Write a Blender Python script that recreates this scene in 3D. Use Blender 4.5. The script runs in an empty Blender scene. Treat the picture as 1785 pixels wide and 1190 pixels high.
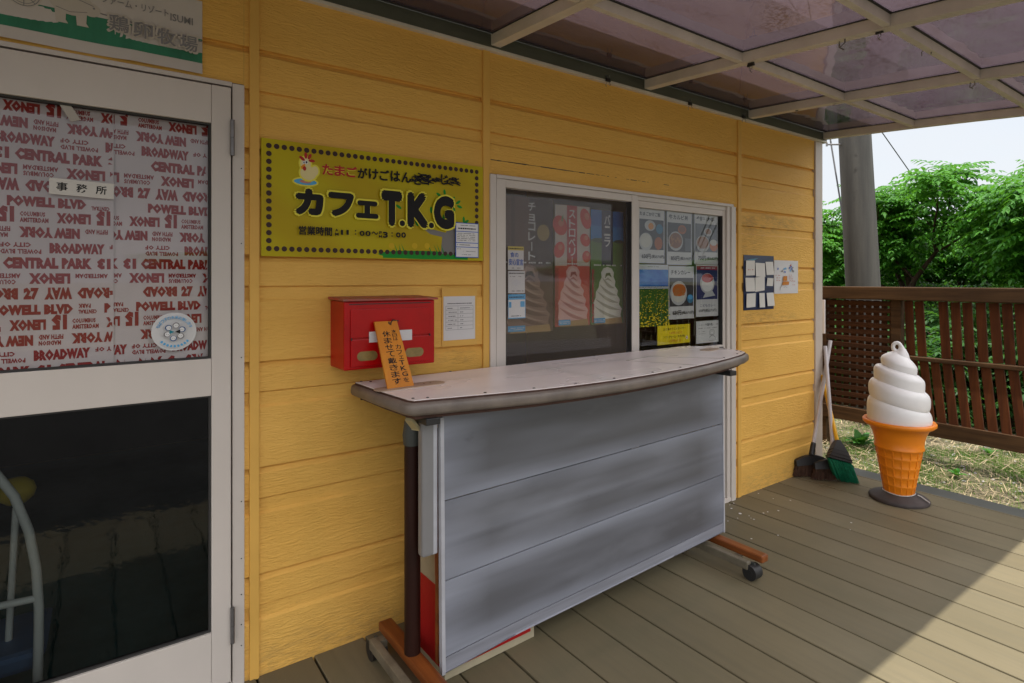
import bpy, bmesh, math, random
from mathutils import Vector, Matrix
random.seed(7)
R_ = math.radians
scene = bpy.context.scene
col = scene.collection

# ------------------------------------------------------------------ camera
FPX, PW, PH, CX, HY = 1006.26, 1785.0, 1190.0, 892.5, 486.94
PHI = R_(35.528)
CAM = Vector((0.0, -2.113, 1.35))
cd = bpy.data.cameras.new('camera')
cam = bpy.data.objects.new('camera', cd)
col.objects.link(cam)
cd.sensor_width = 36.0
cd.lens = FPX / PW * 36.0
cd.shift_y = -(PH / 2 - HY) / PW
cd.clip_start = 0.05
cd.clip_end = 2000
cam.location = CAM
cam.rotation_euler = (R_(90), 0, -PHI)
scene.camera = cam

# ------------------------------------------------------------------ light
SUN_DIR = Vector((-0.10, -0.26, 1.0)).normalized()      # towards the sun
SUN_EL = math.asin(SUN_DIR.z)
SUN_AZ = math.atan2(SUN_DIR.x, SUN_DIR.y)
world = bpy.data.worlds.new('World')
scene.world = world
world.use_nodes = True
wn = world.node_tree
wn.nodes.clear()
w_out = wn.nodes.new('ShaderNodeOutputWorld')
w_bg = wn.nodes.new('ShaderNodeBackground')
w_sky = wn.nodes.new('ShaderNodeTexSky')
w_sky.sky_type = 'NISHITA'
w_sky.sun_disc = False
w_sky.sun_elevation = SUN_EL
w_sky.sun_rotation = SUN_AZ
w_sky.air_density = 1.0
w_sky.dust_density = 2.0
w_co = wn.nodes.new('ShaderNodeTexCoord')
w_map = wn.nodes.new('ShaderNodeMapping')
w_map.inputs['Scale'].default_value = (1.3, 1.3, 4.0)
w_noise = wn.nodes.new('ShaderNodeTexNoise')
w_noise.inputs['Scale'].default_value = 2.2
w_noise.inputs['Detail'].default_value = 6
w_ramp = wn.nodes.new('ShaderNodeMapRange')
w_ramp.inputs[1].default_value = 0.30
w_ramp.inputs[2].default_value = 0.62
w_ramp.inputs[3].default_value = 0.88
w_ramp.inputs[4].default_value = 1.0
w_mix = wn.nodes.new('ShaderNodeMix')
w_mix.data_type = 'RGBA'
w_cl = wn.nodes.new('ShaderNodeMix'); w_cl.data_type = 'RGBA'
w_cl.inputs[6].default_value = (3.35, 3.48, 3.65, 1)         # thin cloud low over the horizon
w_cl.inputs[7].default_value = (10.0, 10.0, 10.2, 1)          # cloud brightened above the visible band, to light the shaded wall
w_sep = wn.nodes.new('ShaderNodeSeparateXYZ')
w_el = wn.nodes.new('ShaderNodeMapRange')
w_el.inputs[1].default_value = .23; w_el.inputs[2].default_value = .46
L = wn.links.new
L(w_co.outputs['Generated'], w_map.inputs[0])
L(w_map.outputs[0], w_noise.inputs['Vector'])
L(w_noise.outputs[0], w_ramp.inputs[0])
L(w_ramp.outputs[0], w_mix.inputs[0])
L(w_sky.outputs[0], w_mix.inputs[6])
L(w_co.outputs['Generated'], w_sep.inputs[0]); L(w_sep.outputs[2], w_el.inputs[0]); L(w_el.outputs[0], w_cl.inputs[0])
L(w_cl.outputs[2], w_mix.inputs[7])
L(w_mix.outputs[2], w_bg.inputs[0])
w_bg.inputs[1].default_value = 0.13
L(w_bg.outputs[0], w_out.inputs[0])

sd = bpy.data.lights.new('sun', 'SUN')
sd.energy = 3.6
sd.angle = R_(0.6)
sd.color = (1.0, 0.955, 0.88)
sun = bpy.data.objects.new('sun', sd)
col.objects.link(sun)
sun.rotation_euler = SUN_DIR.to_track_quat('Z', 'Y').to_euler()
sun.location = (0, -4, 9)

scene.view_settings.view_transform = 'Standard'
scene.view_settings.look = 'None'
scene.view_settings.exposure = 1.0
scene.view_settings.gamma = 1.0
scene.render.engine = 'CYCLES'
scene.cycles.use_denoising = True
scene.cycles.max_bounces = 12
scene.cycles.diffuse_bounces = 6
scene.cycles.transparent_max_bounces = 24
scene.cycles.sample_clamp_indirect = 6.0

# ------------------------------------------------------------------ photo helpers: a pixel of the photograph to a point on a known plane
_F = Vector((math.sin(PHI), math.cos(PHI), 0))
_Rt = Vector((math.cos(PHI), -math.sin(PHI), 0))
def at(x, y, axis, val):
    d = _F + _Rt * ((x - CX) / FPX) + Vector((0, 0, 1)) * ((HY - y) / FPX)
    return CAM + d * ((val - CAM[axis]) / d[axis])
def wall(x, y, v=0.0): return at(x, y, 1, v)
def floor(x, y, v=0.0): return at(x, y, 2, v)
def perp(x, y, v): return at(x, y, 0, v)

# ------------------------------------------------------------------ materials
def new_mat(name):
    m = bpy.data.materials.new(name)
    m.use_nodes = True
    nt = m.node_tree
    return m, nt, nt.nodes['Principled BSDF'], nt.nodes['Material Output']
def coord(nt, scale, rot=(0, 0, 0), space='Object'):
    tc = nt.nodes.new('ShaderNodeTexCoord')
    mp = nt.nodes.new('ShaderNodeMapping')
    mp.inputs['Scale'].default_value = scale
    mp.inputs['Rotation'].default_value = rot
    nt.links.new(tc.outputs[space], mp.inputs[0])
    return mp.outputs[0]
def noise(nt, vec, scale, detail=4, rough=.55, dist=0):
    n = nt.nodes.new('ShaderNodeTexNoise')
    n.inputs['Scale'].default_value = scale
    n.inputs['Detail'].default_value = detail
    n.inputs['Roughness'].default_value = rough
    n.inputs['Distortion'].default_value = dist
    if vec is not None: nt.links.new(vec, n.inputs['Vector'])
    return n.outputs[0]
def rng(nt, v, a, b, c, d):
    r = nt.nodes.new('ShaderNodeMapRange')
    r.inputs[1].default_value = a; r.inputs[2].default_value = b
    r.inputs[3].default_value = c; r.inputs[4].default_value = d
    nt.links.new(v, r.inputs[0])
    return r.outputs[0]
def mixc(nt, f, a, b, mode='MIX'):
    x = nt.nodes.new('ShaderNodeMix')
    x.data_type = 'RGBA'; x.blend_type = mode
    for i, v in ((0, f), (6, a), (7, b)):
        if isinstance(v, (int, float)): x.inputs[i].default_value = v
        elif isinstance(v, tuple): x.inputs[i].default_value = v if len(v) == 4 else (*v, 1)
        else: nt.links.new(v, x.inputs[i])
    return x.outputs[2]
def bump(nt, bs, h, strength, dist=.01):
    b = nt.nodes.new('ShaderNodeBump')
    b.inputs['Strength'].default_value = strength
    b.inputs['Distance'].default_value = dist
    nt.links.new(h, b.inputs['Height'])
    nt.links.new(b.outputs[0], bs.inputs['Normal'])
_mats = {}
def M(name, c, rough=.5, metal=0.0, spec=.5, var=0.12, vscale=(4, 4, 4), bs=0.0, bscale=(60, 60, 60), dark=None, space='Object'):
    """plain surface with a little large-scale variation, wear and fine bump"""
    if name in _mats: return _mats[name]
    m, nt, b, o = new_mat(name)
    b.inputs['Roughness'].default_value = rough
    b.inputs['Metallic'].default_value = metal
    b.inputs['Specular IOR Level'].default_value = spec
    if var > 0:
        n = noise(nt, coord(nt, vscale, space=space), 1.0, 6, .6)
        d = dark or tuple(max(0, v * (1 - 2.2 * var)) for v in c)
        nt.links.new(mixc(nt, rng(nt, n, .35, .7, 0, 1), c, d), b.inputs['Base Color'])
    else:
        b.inputs['Base Color'].default_value = (*c, 1)
    if bs > 0:
        bump(nt, b, noise(nt, coord(nt, bscale, space=space), 1.0, 3), bs, .003)
    _mats[name] = m
    return m
def ink(name, c, rough=.75):
    return M('ink_' + name, c, rough, var=0, spec=.2)

def siding_mat():
    m, nt, b, o = new_mat('yellow_siding')
    v = coord(nt, (1, 1, 1))
    big = noise(nt, coord(nt, (1.3, 1.3, 2.5)), 1.0, 5, .6)
    spot = noise(nt, coord(nt, (9, 9, 30)), 1.0, 6, .7)
    c1 = mixc(nt, rng(nt, big, .35, .7, 0, 1), (.78, .455, .108), (.71, .395, .084))
    c2 = mixc(nt, rng(nt, spot, .66, .80, 0, .55), c1, (.27, .15, .05))
    tc = nt.nodes.new('ShaderNodeTexCoord'); sx = nt.nodes.new('ShaderNodeSeparateXYZ'); nt.links.new(tc.outputs['Object'], sx.inputs[0])
    def blot(cx_, cz_, rx, rz_):                         # a rubbed, grimy patch with a place of its own on the wall
        def sq(o_, c_, r_):
            q = nt.nodes.new('ShaderNodeMath'); q.operation = 'MULTIPLY_ADD'; nt.links.new(o_, q.inputs[0]); q.inputs[1].default_value = 1 / r_; q.inputs[2].default_value = -c_ / r_
            p = nt.nodes.new('ShaderNodeMath'); p.operation = 'POWER'; q2 = nt.nodes.new('ShaderNodeMath'); q2.operation = 'ABSOLUTE'
            nt.links.new(q.outputs[0], q2.inputs[0]); nt.links.new(q2.outputs[0], p.inputs[0]); p.inputs[1].default_value = 2; return p.outputs[0]
        s_ = nt.nodes.new('ShaderNodeMath'); s_.operation = 'ADD'; nt.links.new(sq(sx.outputs[0], cx_, rx), s_.inputs[0]); nt.links.new(sq(sx.outputs[2], cz_, rz_), s_.inputs[1])
        return rng(nt, s_.outputs[0], .25, 1.0, 1, 0)
    grime = noise(nt, coord(nt, (14, 14, 60)), 1.0, 6, .75)
    for (cx_, cz_, rx, rz_, am) in ((3.05, 1.845, .50, .075, .45), (2.86, 1.72, .20, .16, .3), (3.0, 1.22, .55, .07, .35), (.70, 1.16, .12, .05, .35)):
        ml = nt.nodes.new('ShaderNodeMath'); ml.operation = 'MULTIPLY'; nt.links.new(blot(cx_, cz_, rx, rz_), ml.inputs[0]); nt.links.new(rng(nt, grime, .42, .62, 0, am), ml.inputs[1])
        c2 = mixc(nt, ml.outputs[0], c2, (.20, .12, .05))
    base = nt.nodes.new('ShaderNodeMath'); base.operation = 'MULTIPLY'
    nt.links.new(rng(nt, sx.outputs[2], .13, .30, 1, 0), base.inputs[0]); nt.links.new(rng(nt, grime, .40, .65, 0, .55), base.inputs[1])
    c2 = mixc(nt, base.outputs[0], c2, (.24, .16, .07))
    nt.links.new(c2, b.inputs['Base Color'])
    b.inputs['Roughness'].default_value = .55
    b.inputs['Specular IOR Level'].default_value = .15
    g1 = noise(nt, coord(nt, (20, 20, 135)), 1.0, 3, .5, 1.0)
    g2 = noise(nt, coord(nt, (25, 25, 210)), 1.0, 2, .5, .6)
    ad = nt.nodes.new('ShaderNodeMath'); ad.operation = 'MULTIPLY_ADD'
    nt.links.new(g2, ad.inputs[0]); ad.inputs[1].default_value = .35
    rdg = rng(nt, g1, .42, .60, 0, 1)
    nt.links.new(rdg, ad.inputs[2])
    bump(nt, b, ad.outputs[0], .50, .0030)
    return m
def wood_mat(name, c1, c2, axis=0, rough=.6, gs=1.0, bs=.3, spec=.3):
    m, nt, b, o = new_mat(name)
    s = [26 * gs] * 3; s[axis] = 1.6 * gs
    g = noise(nt, coord(nt, tuple(s)), 1.0, 6, .62, .8)
    p = noise(nt, coord(nt, (2.5, 2.5, 2.5)), 1.0, 4)
    cc = mixc(nt, rng(nt, g, .36, .66, 0, 1), c1, c2)
    cc = mixc(nt, rng(nt, p, .4, .7, 0, .5), cc, tuple(v * .62 for v in c2))
    nt.links.new(cc, b.inputs['Base Color'])
    b.inputs['Roughness'].default_value = rough
    b.inputs['Specular IOR Level'].default_value = spec
    bump(nt, b, g, bs, .002)
    return m
def deck_mat():
    m, nt, b, o = new_mat('deck_board')
    g = noise(nt, coord(nt, (40, 1.5, 40)), 1.0, 5, .6, .3)
    p = noise(nt, coord(nt, (1.2, .9, 1.2)), 1.0, 5, .6)
    # each board has its own tone
    tc = nt.nodes.new('ShaderNodeTexCoord'); sx = nt.nodes.new('ShaderNodeSeparateXYZ')
    nt.links.new(tc.outputs['Object'], sx.inputs[0])
    fl = nt.nodes.new('ShaderNodeMath'); fl.operation = 'MULTIPLY_ADD'
    nt.links.new(sx.outputs[0], fl.inputs[0]); fl.inputs[1].default_value = 1 / .1907; fl.inputs[2].default_value = .735
    f2 = nt.nodes.new('ShaderNodeMath'); f2.operation = 'FLOOR'; nt.links.new(fl.outputs[0], f2.inputs[0])
    wn_ = nt.nodes.new('ShaderNodeTexWhiteNoise'); wn_.noise_dimensions = '1D'
    nt.links.new(f2.outputs[0], wn_.inputs['W'])
    c = mixc(nt, wn_.outputs[0], (.162, .136, .082), (.132, .109, .064))
    c = mixc(nt, rng(nt, p, .38, .68, 0, .55), c, (.098, .084, .048))
    c = mixc(nt, rng(nt, g, .45, .75, 0, .35), c, (.090, .083, .056))
    grit = noise(nt, coord(nt, (140, 140, 140)), 1.0, 2)
    c = mixc(nt, rng(nt, grit, .70, .78, 0, .35), c, (.30, .28, .22))
    nt.links.new(c, b.inputs['Base Color'])
    nt.links.new(rng(nt, p, .3, .7, .42, .62), b.inputs['Roughness'])
    b.inputs['Specular IOR Level'].default_value = .22
    bump(nt, b, g, .22, .002)
    return m
def panel_mat():
    """weathered smoked polycarbonate roof sheet: lets a little tinted light through"""
    m = bpy.data.materials.new('smoked_polycarbonate'); m.use_nodes = True
    nt = m.node_tree; nt.nodes.clear()
    o = nt.nodes.new('ShaderNodeOutputMaterial')
    tr = nt.nodes.new('ShaderNodeBsdfTransparent')
    tl = nt.nodes.new('ShaderNodeBsdfTranslucent')
    df = nt.nodes.new('ShaderNodeBsdfDiffuse')
    gl = nt.nodes.new('ShaderNodeBsdfGlossy')
    n = noise(nt, coord(nt, (2.2, 5.0, 2)), 1.0, 8, .68, .5)
    n2 = noise(nt, coord(nt, (60, 60, 60)), 1.0, 4, .7)
    dirt = rng(nt, n, .45, .72, 0, 1)
    speck = nt.nodes.new('ShaderNodeMath'); speck.operation = 'MULTIPLY'
    nt.links.new(dirt, speck.inputs[0]); nt.links.new(rng(nt, n2, .46, .56, 0, 1), speck.inputs[1])
    nt.links.new(mixc(nt, dirt, (.07, .052, .062), (.05, .032, .036)), tr.inputs[0])
    nt.links.new(mixc(nt, speck.outputs[0], (.058, .042, .050), (.026, .014, .014)), tl.inputs[0])
    df.inputs[0].default_value = (.07, .055, .06, 1)
    gl.inputs[0].default_value = (1, 1, 1, 1); gl.inputs['Roughness'].default_value = .06
    wv = noise(nt, coord(nt, (3, 1.2, 3)), 1.0, 2)
    bp = nt.nodes.new('ShaderNodeBump'); bp.inputs['Strength'].default_value = .25; bp.inputs['Distance'].default_value = .03
    nt.links.new(wv, bp.inputs['Height']); nt.links.new(bp.outputs[0], gl.inputs['Normal'])
    m1 = nt.nodes.new('ShaderNodeMixShader'); m1.inputs[0].default_value = .55
    nt.links.new(tr.outputs[0], m1.inputs[1]); nt.links.new(tl.outputs[0], m1.inputs[2])
    m2 = nt.nodes.new('ShaderNodeMixShader'); m2.inputs[0].default_value = .15
    nt.links.new(m1.outputs[0], m2.inputs[1]); nt.links.new(df.outputs[0], m2.inputs[2])
    fr = nt.nodes.new('ShaderNodeFresnel'); fr.inputs[0].default_value = 1.33
    m3 = nt.nodes.new('ShaderNodeMixShader')
    nt.links.new(fr.outputs[0], m3.inputs[0])
    nt.links.new(m2.outputs[0], m3.inputs[1]); nt.links.new(gl.outputs[0], m3.inputs[2])
    nt.links.new(m3.outputs[0], o.inputs[0])
    return m
def glass_mat(name, tint=(.8, .8, .8), ior=1.5, rough=.0, wav=0.0, wscale=30, boost=1.0):
    m = bpy.data.materials.new(name); m.use_nodes = True
    nt = m.node_tree; nt.nodes.clear()
    o = nt.nodes.new('ShaderNodeOutputMaterial')
    tr = nt.nodes.new('ShaderNodeBsdfTransparent'); tr.inputs[0].default_value = (*tint, 1)
    gl = nt.nodes.new('ShaderNodeBsdfGlossy'); gl.inputs['Roughness'].default_value = rough
    fr = nt.nodes.new('ShaderNodeFresnel'); fr.inputs[0].default_value = ior
    if wav:
        bp = nt.nodes.new('ShaderNodeBump'); bp.inputs['Strength'].default_value = wav; bp.inputs['Distance'].default_value = .004
        nt.links.new(noise(nt, coord(nt, (wscale, wscale, wscale)), 1.0, 3), bp.inputs['Height'])
        nt.links.new(bp.outputs[0], gl.inputs['Normal'])
    k = nt.nodes.new('ShaderNodeMath'); k.operation = 'MULTIPLY'; k.use_clamp = True
    nt.links.new(fr.outputs[0], k.inputs[0]); k.inputs[1].default_value = boost
    mx = nt.nodes.new('ShaderNodeMixShader')
    nt.links.new(k.outputs[0], mx.inputs[0]); nt.links.new(tr.outputs[0], mx.inputs[1]); nt.links.new(gl.outputs[0], mx.inputs[2])
    nt.links.new(mx.outputs[0], o.inputs[0])
    return m
def screen_mat():
    m = bpy.data.materials.new('insect_mesh'); m.use_nodes = True
    nt = m.node_tree; nt.nodes.clear()
    o = nt.nodes.new('ShaderNodeOutputMaterial')
    tr = nt.nodes.new('ShaderNodeBsdfTransparent')
    df = nt.nodes.new('ShaderNodeBsdfDiffuse'); df.inputs[0].default_value = (.37, .30, .26, 1)
    mx = nt.nodes.new('ShaderNodeMixShader')
    n = noise(nt, coord(nt, (3, 3, 1.2)), 1.0, 3)
    nt.links.new(rng(nt, n, .3, .7, .12, .18), mx.inputs[0])
    nt.links.new(tr.outputs[0], mx.inputs[1]); nt.links.new(df.outputs[0], mx.inputs[2]); nt.links.new(mx.outputs[0], o.inputs[0])
    return m
def leaf_mat(name, c1, c2):
    m = bpy.data.materials.new(name); m.use_nodes = True
    nt = m.node_tree; b = nt.nodes['Principled BSDF']; o = nt.nodes['Material Output']
    n = noise(nt, coord(nt, (1.6, 1.6, 1.6)), 1.0, 5)
    oi = nt.nodes.new('ShaderNodeNewGeometry')
    f = nt.nodes.new('ShaderNodeMath'); f.operation = 'MULTIPLY_ADD'
    nt.links.new(oi.outputs['Random Per Island'], f.inputs[0]); f.inputs[1].default_value = .5
    nt.links.new(rng(nt, n, .35, .65, 0, .5), f.inputs[2])
    c = mixc(nt, f.outputs[0], c1, c2)
    nt.links.new(c, b.inputs['Base Color'])
    b.inputs['Roughness'].default_value = .55
    b.inputs['Specular IOR Level'].default_value = .35
    tl = nt.nodes.new('ShaderNodeBsdfTranslucent')
    nt.links.new(mixc(nt, .5, c, (.16, .40, .03)), tl.inputs[0])
    mx = nt.nodes.new('ShaderNodeMixShader'); mx.inputs[0].default_value = .38
    nt.links.new(b.outputs[0], mx.inputs[1]); nt.links.new(tl.outputs[0], mx.inputs[2]); nt.links.new(mx.outputs[0], o.inputs[0])
    return m
def ground_mat():
    m, nt, b, o = new_mat('dry_ground')
    n1 = noise(nt, coord(nt, (1.1, 1.1, 1.1)), 1.0, 5, .6)
    n2 = noise(nt, coord(nt, (38, 38, 38)), 1.0, 6, .75)
    n3 = noise(nt, coord(nt, (6, 6, 6)), 1.0, 5, .65)
    c = mixc(nt, rng(nt, n2, .35, .68, 0, 1), (.050, .040, .022), (.17, .145, .085))
    c = mixc(nt, rng(nt, n3, .50, .66, 0, .8), c, (.10, .13, .035))
    c = mixc(nt, rng(nt, n1, .5, .75, 0, .5), c, (.09, .10, .035))
    nt.links.new(c, b.inputs['Base Color'])
    b.inputs['Roughness'].default_value = .95
    bump(nt, b, n2, .9, .02)
    return m
def concrete_mat():
    m, nt, b, o = new_mat('pole_concrete')
    n1 = noise(nt, coord(nt, (9, 9, .8)), 1.0, 5, .6)
    n2 = noise(nt, coord(nt, (60, 60, 60)), 1.0, 5, .7)
    c = mixc(nt, rng(nt, n1, .35, .68, 0, 1), (.060, .057, .050), (.028, .027, .025))
    c = mixc(nt, rng(nt, n2, .62, .72, 0, .5), c, (.085, .08, .07))
    nt.links.new(c, b.inputs['Base Color']); b.inputs['Roughness'].default_value = .9
    bump(nt, b, n2, .3, .004)
    return m
def skirt_mat():
    """blue grey weathered boards: long soft horizontal wipe marks, worn pale lower edges, a few smudges"""
    m, nt, b, o = new_mat('weathered_grey_sheet')
    oi = nt.nodes.new('ShaderNodeObjectInfo')
    tc = nt.nodes.new('ShaderNodeTexCoord')
    def nz(scale, det, seed):
        mp = nt.nodes.new('ShaderNodeMapping'); mp.inputs['Scale'].default_value = scale; mp.inputs['Rotation'].default_value = (0, R_(-3), 0)
        nt.links.new(tc.outputs['Object'], mp.inputs[0])
        n = nt.nodes.new('ShaderNodeTexNoise'); n.noise_dimensions = '4D'; n.inputs['Scale'].default_value = 1; n.inputs['Detail'].default_value = det
        ml = nt.nodes.new('ShaderNodeMath'); ml.operation = 'MULTIPLY_ADD'; nt.links.new(oi.outputs['Random'], ml.inputs[0]); ml.inputs[1].default_value = 9.0; ml.inputs[2].default_value = seed
        nt.links.new(ml.outputs[0], n.inputs['W']); nt.links.new(mp.outputs[0], n.inputs['Vector'])
        return n.outputs[0]
    n1 = nz((.75, 1, 4.5), 3, 0); n2 = nz((1.6, 1, 26), 5, 3); n3 = nz((9, 9, 13), 6, 5); n4 = nz((2.2, 1, 7), 4, 7)
    c = mixc(nt, rng(nt, n1, .38, .60, 0, 1), (.25, .264, .31), (.15, .157, .184))
    c = mixc(nt, rng(nt, n2, .48, .72, 0, .3), c, (.10, .10, .11))
    sx = nt.nodes.new('ShaderNodeSeparateXYZ'); nt.links.new(tc.outputs['Generated'], sx.inputs[0])
    ctr = nt.nodes.new('ShaderNodeMath'); ctr.operation = 'PINGPONG'; nt.links.new(sx.outputs[2], ctr.inputs[0]); ctr.inputs[1].default_value = .5
    ex = nt.nodes.new('ShaderNodeMath'); ex.operation = 'PINGPONG'; nt.links.new(sx.outputs[0], ex.inputs[0]); ex.inputs[1].default_value = .5
    worn = nt.nodes.new('ShaderNodeMath'); worn.operation = 'MULTIPLY'; nt.links.new(rng(nt, ctr.outputs[0], .04, .26, 0, 1), worn.inputs[0]); nt.links.new(rng(nt, ex.outputs[0], .0, .12, 0, 1), worn.inputs[1])
    w2 = nt.nodes.new('ShaderNodeMath'); w2.operation = 'MULTIPLY'; nt.links.new(worn.outputs[0], w2.inputs[0]); nt.links.new(rng(nt, n1, .30, .56, .45, 1), w2.inputs[1])
    c = mixc(nt, w2.outputs[0], c, (.088, .088, .096))
    c = mixc(nt, rng(nt, n4, .56, .78, 0, .40), c, (.24, .25, .285))
    c = mixc(nt, rng(nt, n3, .71, .82, 0, .55), c, (.035, .033, .033))
    nt.links.new(c, b.inputs['Base Color'])
    nt.links.new(rng(nt, n1, .3, .7, .34, .5), b.inputs['Roughness'])
    b.inputs['Specular IOR Level'].default_value = .45
    bump(nt, b, n2, .05, .006)
    return m
def laminate_mat():
    m, nt, b, o = new_mat('worn_laminate')
    n1 = noise(nt, coord(nt, (1.6, 4, 3)), 1.0, 3, .5)
    n2 = noise(nt, coord(nt, (22, 22, 22)), 1.0, 6, .75)
    c = mixc(nt, rng(nt, n1, .35, .7, 0, 1), (.88, .82, .79), (.78, .72, .69))
    c = mixc(nt, rng(nt, n2, .74, .84, 0, .25), c, (.45, .36, .30))
    nt.links.new(c, b.inputs['Base Color'])
    nt.links.new(rng(nt, n1, .3, .7, .22, .38), b.inputs['Roughness'])
    bump(nt, b, n1, .03, .01)
    return m

m_siding = siding_mat()
m_batten = M('batten_paint', (.73, .42, .095), .5, spec=.2, var=.08, vscale=(3, 3, 2), bs=.06)
m_white = M('white_aluminium', (.60, .54, .485), .38, var=.05, vscale=(2, 2, 1.2), bs=.02)
m_frame = M('canopy_aluminium', (.66, .60, .50), .42, var=.10, vscale=(5, 5, 5), bs=.03)
m_gutter = M('gutter_dark', (.085, .088, .06), .5, var=.1)
m_trim = M('corner_trim_paint', (.55, .47, .40), .45, var=.06)
m_black = M('black_plastic', (.018, .017, .017), .5, var=.1)
m_rubber = M('dark_gasket', (.03, .028, .026), .7, var=0)
m_hinge = M('hinge_steel', (.22, .21, .21), .38, metal=.7, var=.12, vscale=(20, 20, 20))
m_dark = M('dark_interior', (.014, .012, .011), .9, var=.2)
m_darkfloor = M('teal_reflection_floor', (.045, .15, .15), .9, var=.2)  # teal floor colour stands in for the deck mirrored in the pane
m_deck = deck_mat()
m_rim = M('deck_rim', (.075, .08, .07), .55, var=.15, vscale=(3, 3, 3), bs=.1)
m_panel = panel_mat()
m_red = M('red_enamel', (.44, .001, .002), .32, spec=.3, var=.12, vscale=(6, 6, 6), bs=.03)
m_redlid = M('red_enamel_faded', (.40, .035, .022), .5, var=.25, vscale=(14, 14, 14), dark=(.22, .10, .07), bs=.06)
m_brass = M('mail_window', (.27, .19, .06), .35, var=.15, vscale=(30, 30, 30))
m_paper = M('paper', (.64, .625, .615), .85, var=.03, bs=.08, bscale=(9, 9, 9))
m_paper2 = M('paper_cream', (.66, .63, .58), .85, var=.05, bs=.1, bscale=(9, 9, 9))
m_cloth = M('curtain_cloth', (.80, .725, .71), .9, var=.06, vscale=(3, 3, 3), bs=.12, bscale=(300, 300, 300))
m_steel = M('brown_steel', (.026, .007, .004), .5, spec=.25, var=.2, vscale=(8, 8, 3))
m_castgrey = M('leg_collar_grey', (.05, .055, .05), .5, var=.1)
m_footsteel = M('foot_steel', (.17, .145, .10), .5, var=.2, vscale=(12, 12, 12))
m_edge = M('table_edge_band', (.185, .150, .125), .45, var=.18, vscale=(9, 9, 9))
m_core = M('table_core_board', (.085, .035, .022), .75, var=.2, vscale=(20, 20, 60))
m_lam = laminate_mat()
m_skirt = skirt_mat()
m_strip = M('skirt_edge_strip', (.42, .42, .45), .4, var=.1, vscale=(2, 2, 9))
m_bracket = M('side_cover_grey', (.21, .205, .205), .4, var=.1, vscale=(3, 3, 2))
m_foot = wood_mat('varnished_foot', (.25, .075, .016), (.14, .038, .009), 1, .45)
m_plate = M('tan_cover_plate', (.45, .33, .235), .5, var=.12, vscale=(12, 12, 12))
m_signwood = wood_mat('orange_signboard', (.66, .25, .02), (.56, .19, .016), 2, .45, .7, .1)
m_fence = wood_mat('fence_slat_wood', (.105, .032, .010), (.050, .015, .006), 2, .65, spec=.15)
m_rail = wood_mat('fence_rail_wood', (.080, .042, .018), (.034, .017, .008), 1, .7, spec=.15)
m_lattice = wood_mat('fence_lattice_wood', (.060, .022, .009), (.028, .011, .005), 1, .7, spec=.15)
m_cone = M('orange_plastic', (.78, .22, .004), .42, var=.07, vscale=(6, 6, 6), bs=.02)
m_swirl = M('white_plastic', (.78, .755, .74), .4, var=.04, vscale=(6, 6, 6))
m_base = M('weathered_rubber', (.050, .037, .034), .75, var=.2, vscale=(14, 14, 14), bs=.2)
m_handle = M('broom_handle_white', (.56, .52, .52), .4, var=.08, vscale=(30, 30, 5))
m_handley = M('broom_handle_yellow', (.75, .40, .008), .35, var=.05)
m_brist = M('brown_bristle', (.105, .048, .026), .9, var=.3, vscale=(90, 90, 6))
m_bristg = M('green_bristle', (.0, .215, .10), .7, var=.25, vscale=(80, 80, 4))
m_conc = concrete_mat()
m_wire = M('wire_dark', (.05, .05, .055), .6, var=0)
m_ground = ground_mat()
m_added_yard = M('added_dark_yard', (.042, .041, .040), .95, var=.25, vscale=(2, 2, 2), bs=.3)
m_bark = wood_mat('bark', (.062, .042, .03), (.03, .02, .015), 2, .9, .6, .6)
m_leaf = leaf_mat('leaf_green', (.010, .082, .006), (.075, .265, .012))
m_leaf2 = leaf_mat('leaf_dark', (.014, .06, .012), (.035, .125, .02))
m_weed = leaf_mat('weed_leaf', (.025, .13, .018), (.06, .22, .03))
m_straw = M('straw', (.40, .315, .185), .9, var=.3, vscale=(3, 3, 3))
m_grass = leaf_mat('grass_blade', (.06, .13, .02), (.14, .20, .04))
m_stone = M('pebble', (.32, .31, .29), .85, var=.25, vscale=(25, 25, 25))
m_pipe = M('drainpipe_paint', (.30, .36, .42), .4, var=.08)
m_tube = M('white_tube', (.75, .75, .72), .35, var=.05)
m_card = M('box_card', (.42, .36, .24), .75, var=.1, vscale=(8, 8, 8))
m_tape = M('paper_tape', (.46, .42, .37), .8, var=.1)
m_glass = glass_mat('window_glass', (.95, .96, .95), 1.52, boost=1.3)
m_glassd = glass_mat('patterned_dark_glass', (.50, .53, .52), 1.5, .02, .10, 26, boost=.95)
m_glassu = glass_mat('door_glass', (.93, .93, .93), 1.52, 0.0, boost=1.0)
m_mesh = screen_mat()

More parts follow.
